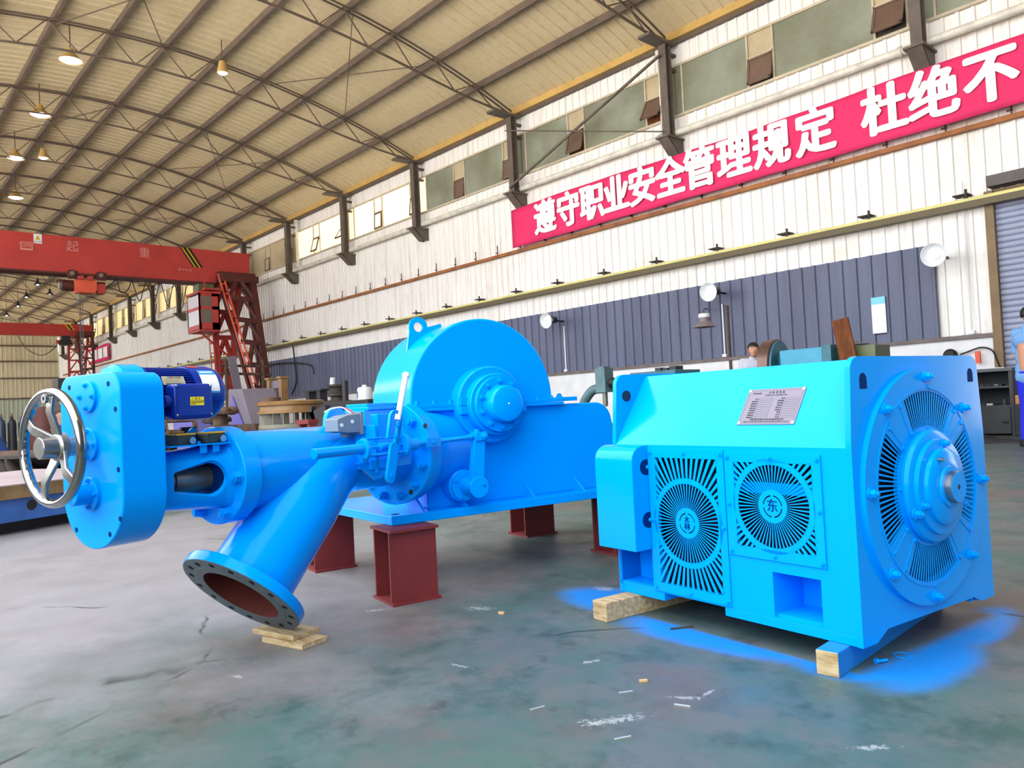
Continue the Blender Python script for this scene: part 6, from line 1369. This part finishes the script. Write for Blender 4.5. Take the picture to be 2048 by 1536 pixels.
o = MB().cyl((-1.055, 2.40, 0.007), (-1.04, 2.43, 0.007), 0.005, seg=8).cyl((-1.056, 2.398, 0.009), (-1.059, 2.392, 0.009), 0.009, seg=6).build('loose_bolt', BLUE); tag(o, 'loose blue bolt on the floor beside the near timber block', 'bolt')
tag(MB().lathe([(0.024, 0), (0.028, 0), (0.028, 0.002), (0.024, 0.002)], (-1.03, 2.52, 0.0005), (0, 0, 1), 24, close=True).build('wire_ring', BLUE), 'thin blue wire ring on the misted floor by the loose bolt', 'ring')
# ================================================================== PEOPLE
def person(name, label, loc, rz, shirt, pose='stand', hair=True, h=1.72):
    t = thing(name, label, 'person', loc, rz); S = h / 1.72; R = ROOTM[t.name] @ Matrix.Scale(S, 4)
    def remesh(caps, nm, m, parent, vox=0.014, it=6):
        k = MB(R)
        for (p, q, r0, r1) in caps:
            p, q = V(p), V(q); k.sphere(p, r0, seg=14, rings=8); k.sphere(q, r1, seg=14, rings=8)
            if (q - p).length > 1e-4: k.cyl(p, q, r0, r1, seg=14)
        o = k.build(nm, m, parent, smooth=0)
        md = o.modifiers.new('r', 'REMESH'); md.mode = 'VOXEL'; md.voxel_size = vox * S
        sm = o.modifiers.new('s', 'SMOOTH'); sm.iterations = it; sm.factor = 0.5
        dg = bpy.context.evaluated_depsgraph_get(); dg.update(); me = bpy.data.meshes.new_from_object(o.evaluated_get(dg))
        o.modifiers.clear(); o.data = me; me.materials.clear(); me.materials.append(m); me.polygons.foreach_set('use_smooth', [True] * len(me.polygons))
        return o
    # +Y is the way the person faces
    sh, el, wr, hd = {}, {}, {}, {}
    for s_ in (-1, 1):
        sh[s_] = V((0.185 * s_, -0.01, 1.40))
        if pose == 'stand': el[s_] = V((0.23 * s_, 0.0, 1.12)); wr[s_] = V((0.17 * s_, 0.2, 1.02))
        elif pose == 'work': el[s_] = V((0.25 * s_, 0.08, 1.13)); wr[s_] = V((0.14 * s_, 0.34, 1.10))
        else: el[s_] = V((0.235 * s_, -0.03, 1.12)); wr[s_] = V((0.25 * s_, 0.06, 0.87))
    tilt = 0.06 if pose == 'work' else 0.0
    hc = V((0, 0.03 + tilt, 1.60)); nk = V((0, 0.0, 1.43))
    body = [(nk, (0, 0.01 + tilt * 0.5, 1.52), 0.058, 0.052), (hc + V((0, -0.005, 0.02)), hc + V((0, 0.0, 0.025)), 0.094, 0.09), (hc + V((0, 0.035, -0.065)), hc + V((0, 0.03, -0.03)), 0.058, 0.072), (hc + V((0, 0.088, -0.02)), hc + V((0, 0.102, -0.035)), 0.012, 0.015)]
    for s_ in (-1, 1):
        body += [(hc + V((0.083 * s_, -0.005, -0.005)), hc + V((0.088 * s_, -0.01, 0.015)), 0.017, 0.02)]
        body += [(sh[s_], el[s_], 0.05, 0.042), (el[s_], wr[s_], 0.04, 0.027)]
        d = (wr[s_] - el[s_]).normalized(); pc = wr[s_] + d * 0.07; body += [(wr[s_], pc, 0.028, 0.032)]
        sd = V((0, 0, 1)).cross(d); sd = sd.normalized() if sd.length > 0.3 else V((0, 1, 0))
        nrm_ = d.cross(sd)
        for i, (off, L_) in enumerate(((-0.028, 0.062), (-0.010, 0.074), (0.009, 0.070), (0.027, 0.055))):
            b0 = pc + sd * off + d * 0.02; b1 = b0 + d * L_ * 0.55 - nrm_ * 0.006; b2 = b1 + d * L_ * 0.4 - nrm_ * 0.024 * (1 if pose != 'work' else 1.4)
            body += [(b0, b1, 0.0105, 0.0095), (b1, b2, 0.0095, 0.008)]
        th0 = wr[s_] + d * 0.03 - sd * 0.026 * (1 if s_ > 0 else -1); th1 = th0 + d * 0.035 - sd * 0.03 * (1 if s_ > 0 else -1); body += [(th0, th1, 0.013, 0.011), (th1, th1 + d * 0.028, 0.011, 0.009)]
        body += [((0.095 * s_, 0, 0.92), (0.105 * s_, 0.01, 0.5), 0.085, 0.055), ((0.105 * s_, 0.01, 0.5), (0.11 * s_, -0.02, 0.09), 0.055, 0.04)]
    body += [((0, 0.0, 0.98), (0, 0.0, 1.2), 0.13, 0.14), ((-0.08, -0.005, 1.33), (0.08, -0.005, 1.33), 0.10, 0.10), ((-0.05, -0.005, 1.2), (0.05, -0.005, 1.2), 0.105, 0.105)]
    b_ = remesh(body, 'body', SKIN, t, 0.0085, 4)
    sl = []
    for s_ in (-1, 1): sl += [(sh[s_] + V((-0.01 * s_, 0, 0.0)), sh[s_].lerp(el[s_], 0.75), 0.072, 0.062), ((0.09 * s_, 0, 1.39), sh[s_], 0.075, 0.07)]
    sl += [((-0.09, 0, 1.31), (0.09, 0, 1.31), 0.125, 0.125), ((-0.075, 0.005, 1.1), (0.075, 0.005, 1.1), 0.125, 0.125), ((-0.085, 0.005, 0.95), (0.085, 0.005, 0.95), 0.125, 0.125), ((-0.08, 0.0, 0.86), (0.08, 0.0, 0.86), 0.128, 0.128), ((0, -0.005, 1.4), (0, -0.01, 1.45), 0.085, 0.07)]
    shirt_o = remesh(sl, 'shirt', shirt, t, 0.014, 5)
    MB(R).lathe([(0.062, 0), (0.078, 0.005), (0.072, 0.045), (0.06, 0.05)], (0, 0.002, 1.44), (0, 0.25, 1), 20, close=True).build('collar', shirt, shirt_o)
    tr = []
    for s_ in (-1, 1): tr += [((0.085 * s_, 0, 0.84), (0.105 * s_, 0.012, 0.5), 0.118, 0.09), ((0.105 * s_, 0.012, 0.5), (0.112 * s_, -0.015, 0.1), 0.09, 0.082)]
    tr += [((-0.06, 0, 0.9), (0.06, 0, 0.9), 0.122, 0.122)]
    remesh(tr, 'trousers', TROUS, t, 0.014, 5)
    for s_ in (-1, 1): MB(R).prism([(-0.045, -0.11)] + arc(0, 0.12, 0.045, 0, 180, 8)[::-1][:0] + [(0.045, -0.11), (0.05, 0.1), (0.03, 0.17), (-0.03, 0.17), (-0.05, 0.1)], Matrix.Translation((0.112 * s_, 0.0, 0)), 0.001, 0.085).build('shoe', BLACK, t, smooth=0, bevel=0.02)
    if hair:
        hr = MB(R); n = 22; vs_ = []
        for j in range(9):
            for i in range(n):
                a = 2 * pi * i / n; ph = 0.02 + j / 8 * (1.28 if sin(a) > 0.35 else 1.95) ; r = 0.106
                vs_.append((hc.x + r * 0.93 * sin(ph) * cos(a), hc.y - 0.005 + r * 1.02 * sin(ph) * sin(a), hc.z + 0.028 + r * cos(ph)))
        hr.add(vs_, [(j * n + i, j * n + (i + 1) % n, (j + 1) * n + (i + 1) % n, (j + 1) * n + i) for j in range(8) for i in range(n)]); ho = hr.build('hair', HAIR, b_, smooth=80); so = ho.modifiers.new('thick', 'SOLIDIFY'); so.thickness = 0.012
    for s_ in (-1, 1):
        MB(R).sphere(hc + V((0.033 * s_, 0.083, 0.012)), 0.0125, seg=10, rings=8).build('eye', LABELW, b_); MB(R).sphere(hc + V((0.033 * s_, 0.092, 0.011)), 0.0065, seg=8, rings=6).build('pupil', BLACK, b_)
        MB(R).box(-0.018 + 0.034 * s_, 0.018 + 0.034 * s_, hc.y + 0.084, hc.y + 0.093, hc.z + 0.03, hc.z + 0.037).build('eyebrow', HAIR, b_, smooth=0)
    MB(R).box(-0.022, 0.022, hc.y + 0.082, hc.y + 0.093, hc.z - 0.072, hc.z - 0.062).build('mouth', mat('lips', rgb=(150, 88, 80), rough=0.5), b_, smooth=0, bevel=0.004)
    return t
person('person', 'worker in light blue shirt and royal blue trousers standing by the shutter door', (-2.85, 11.42, 0), radians(-35), SHIRT, 'stand', h=1.78)
person('person', 'worker with black hair, only his head showing behind the lathe face plate', (-7.10, 12.02, 0), radians(215), PALESHIRT, 'work', h=1.72)
person('person', 'worker in a brown top and blue trousers seen through the handwheel', (-23.5, 4.76, 0), radians(60), mat('brown_work_top', rgb=(92, 74, 68), rough=0.85), 'hang', h=1.72)
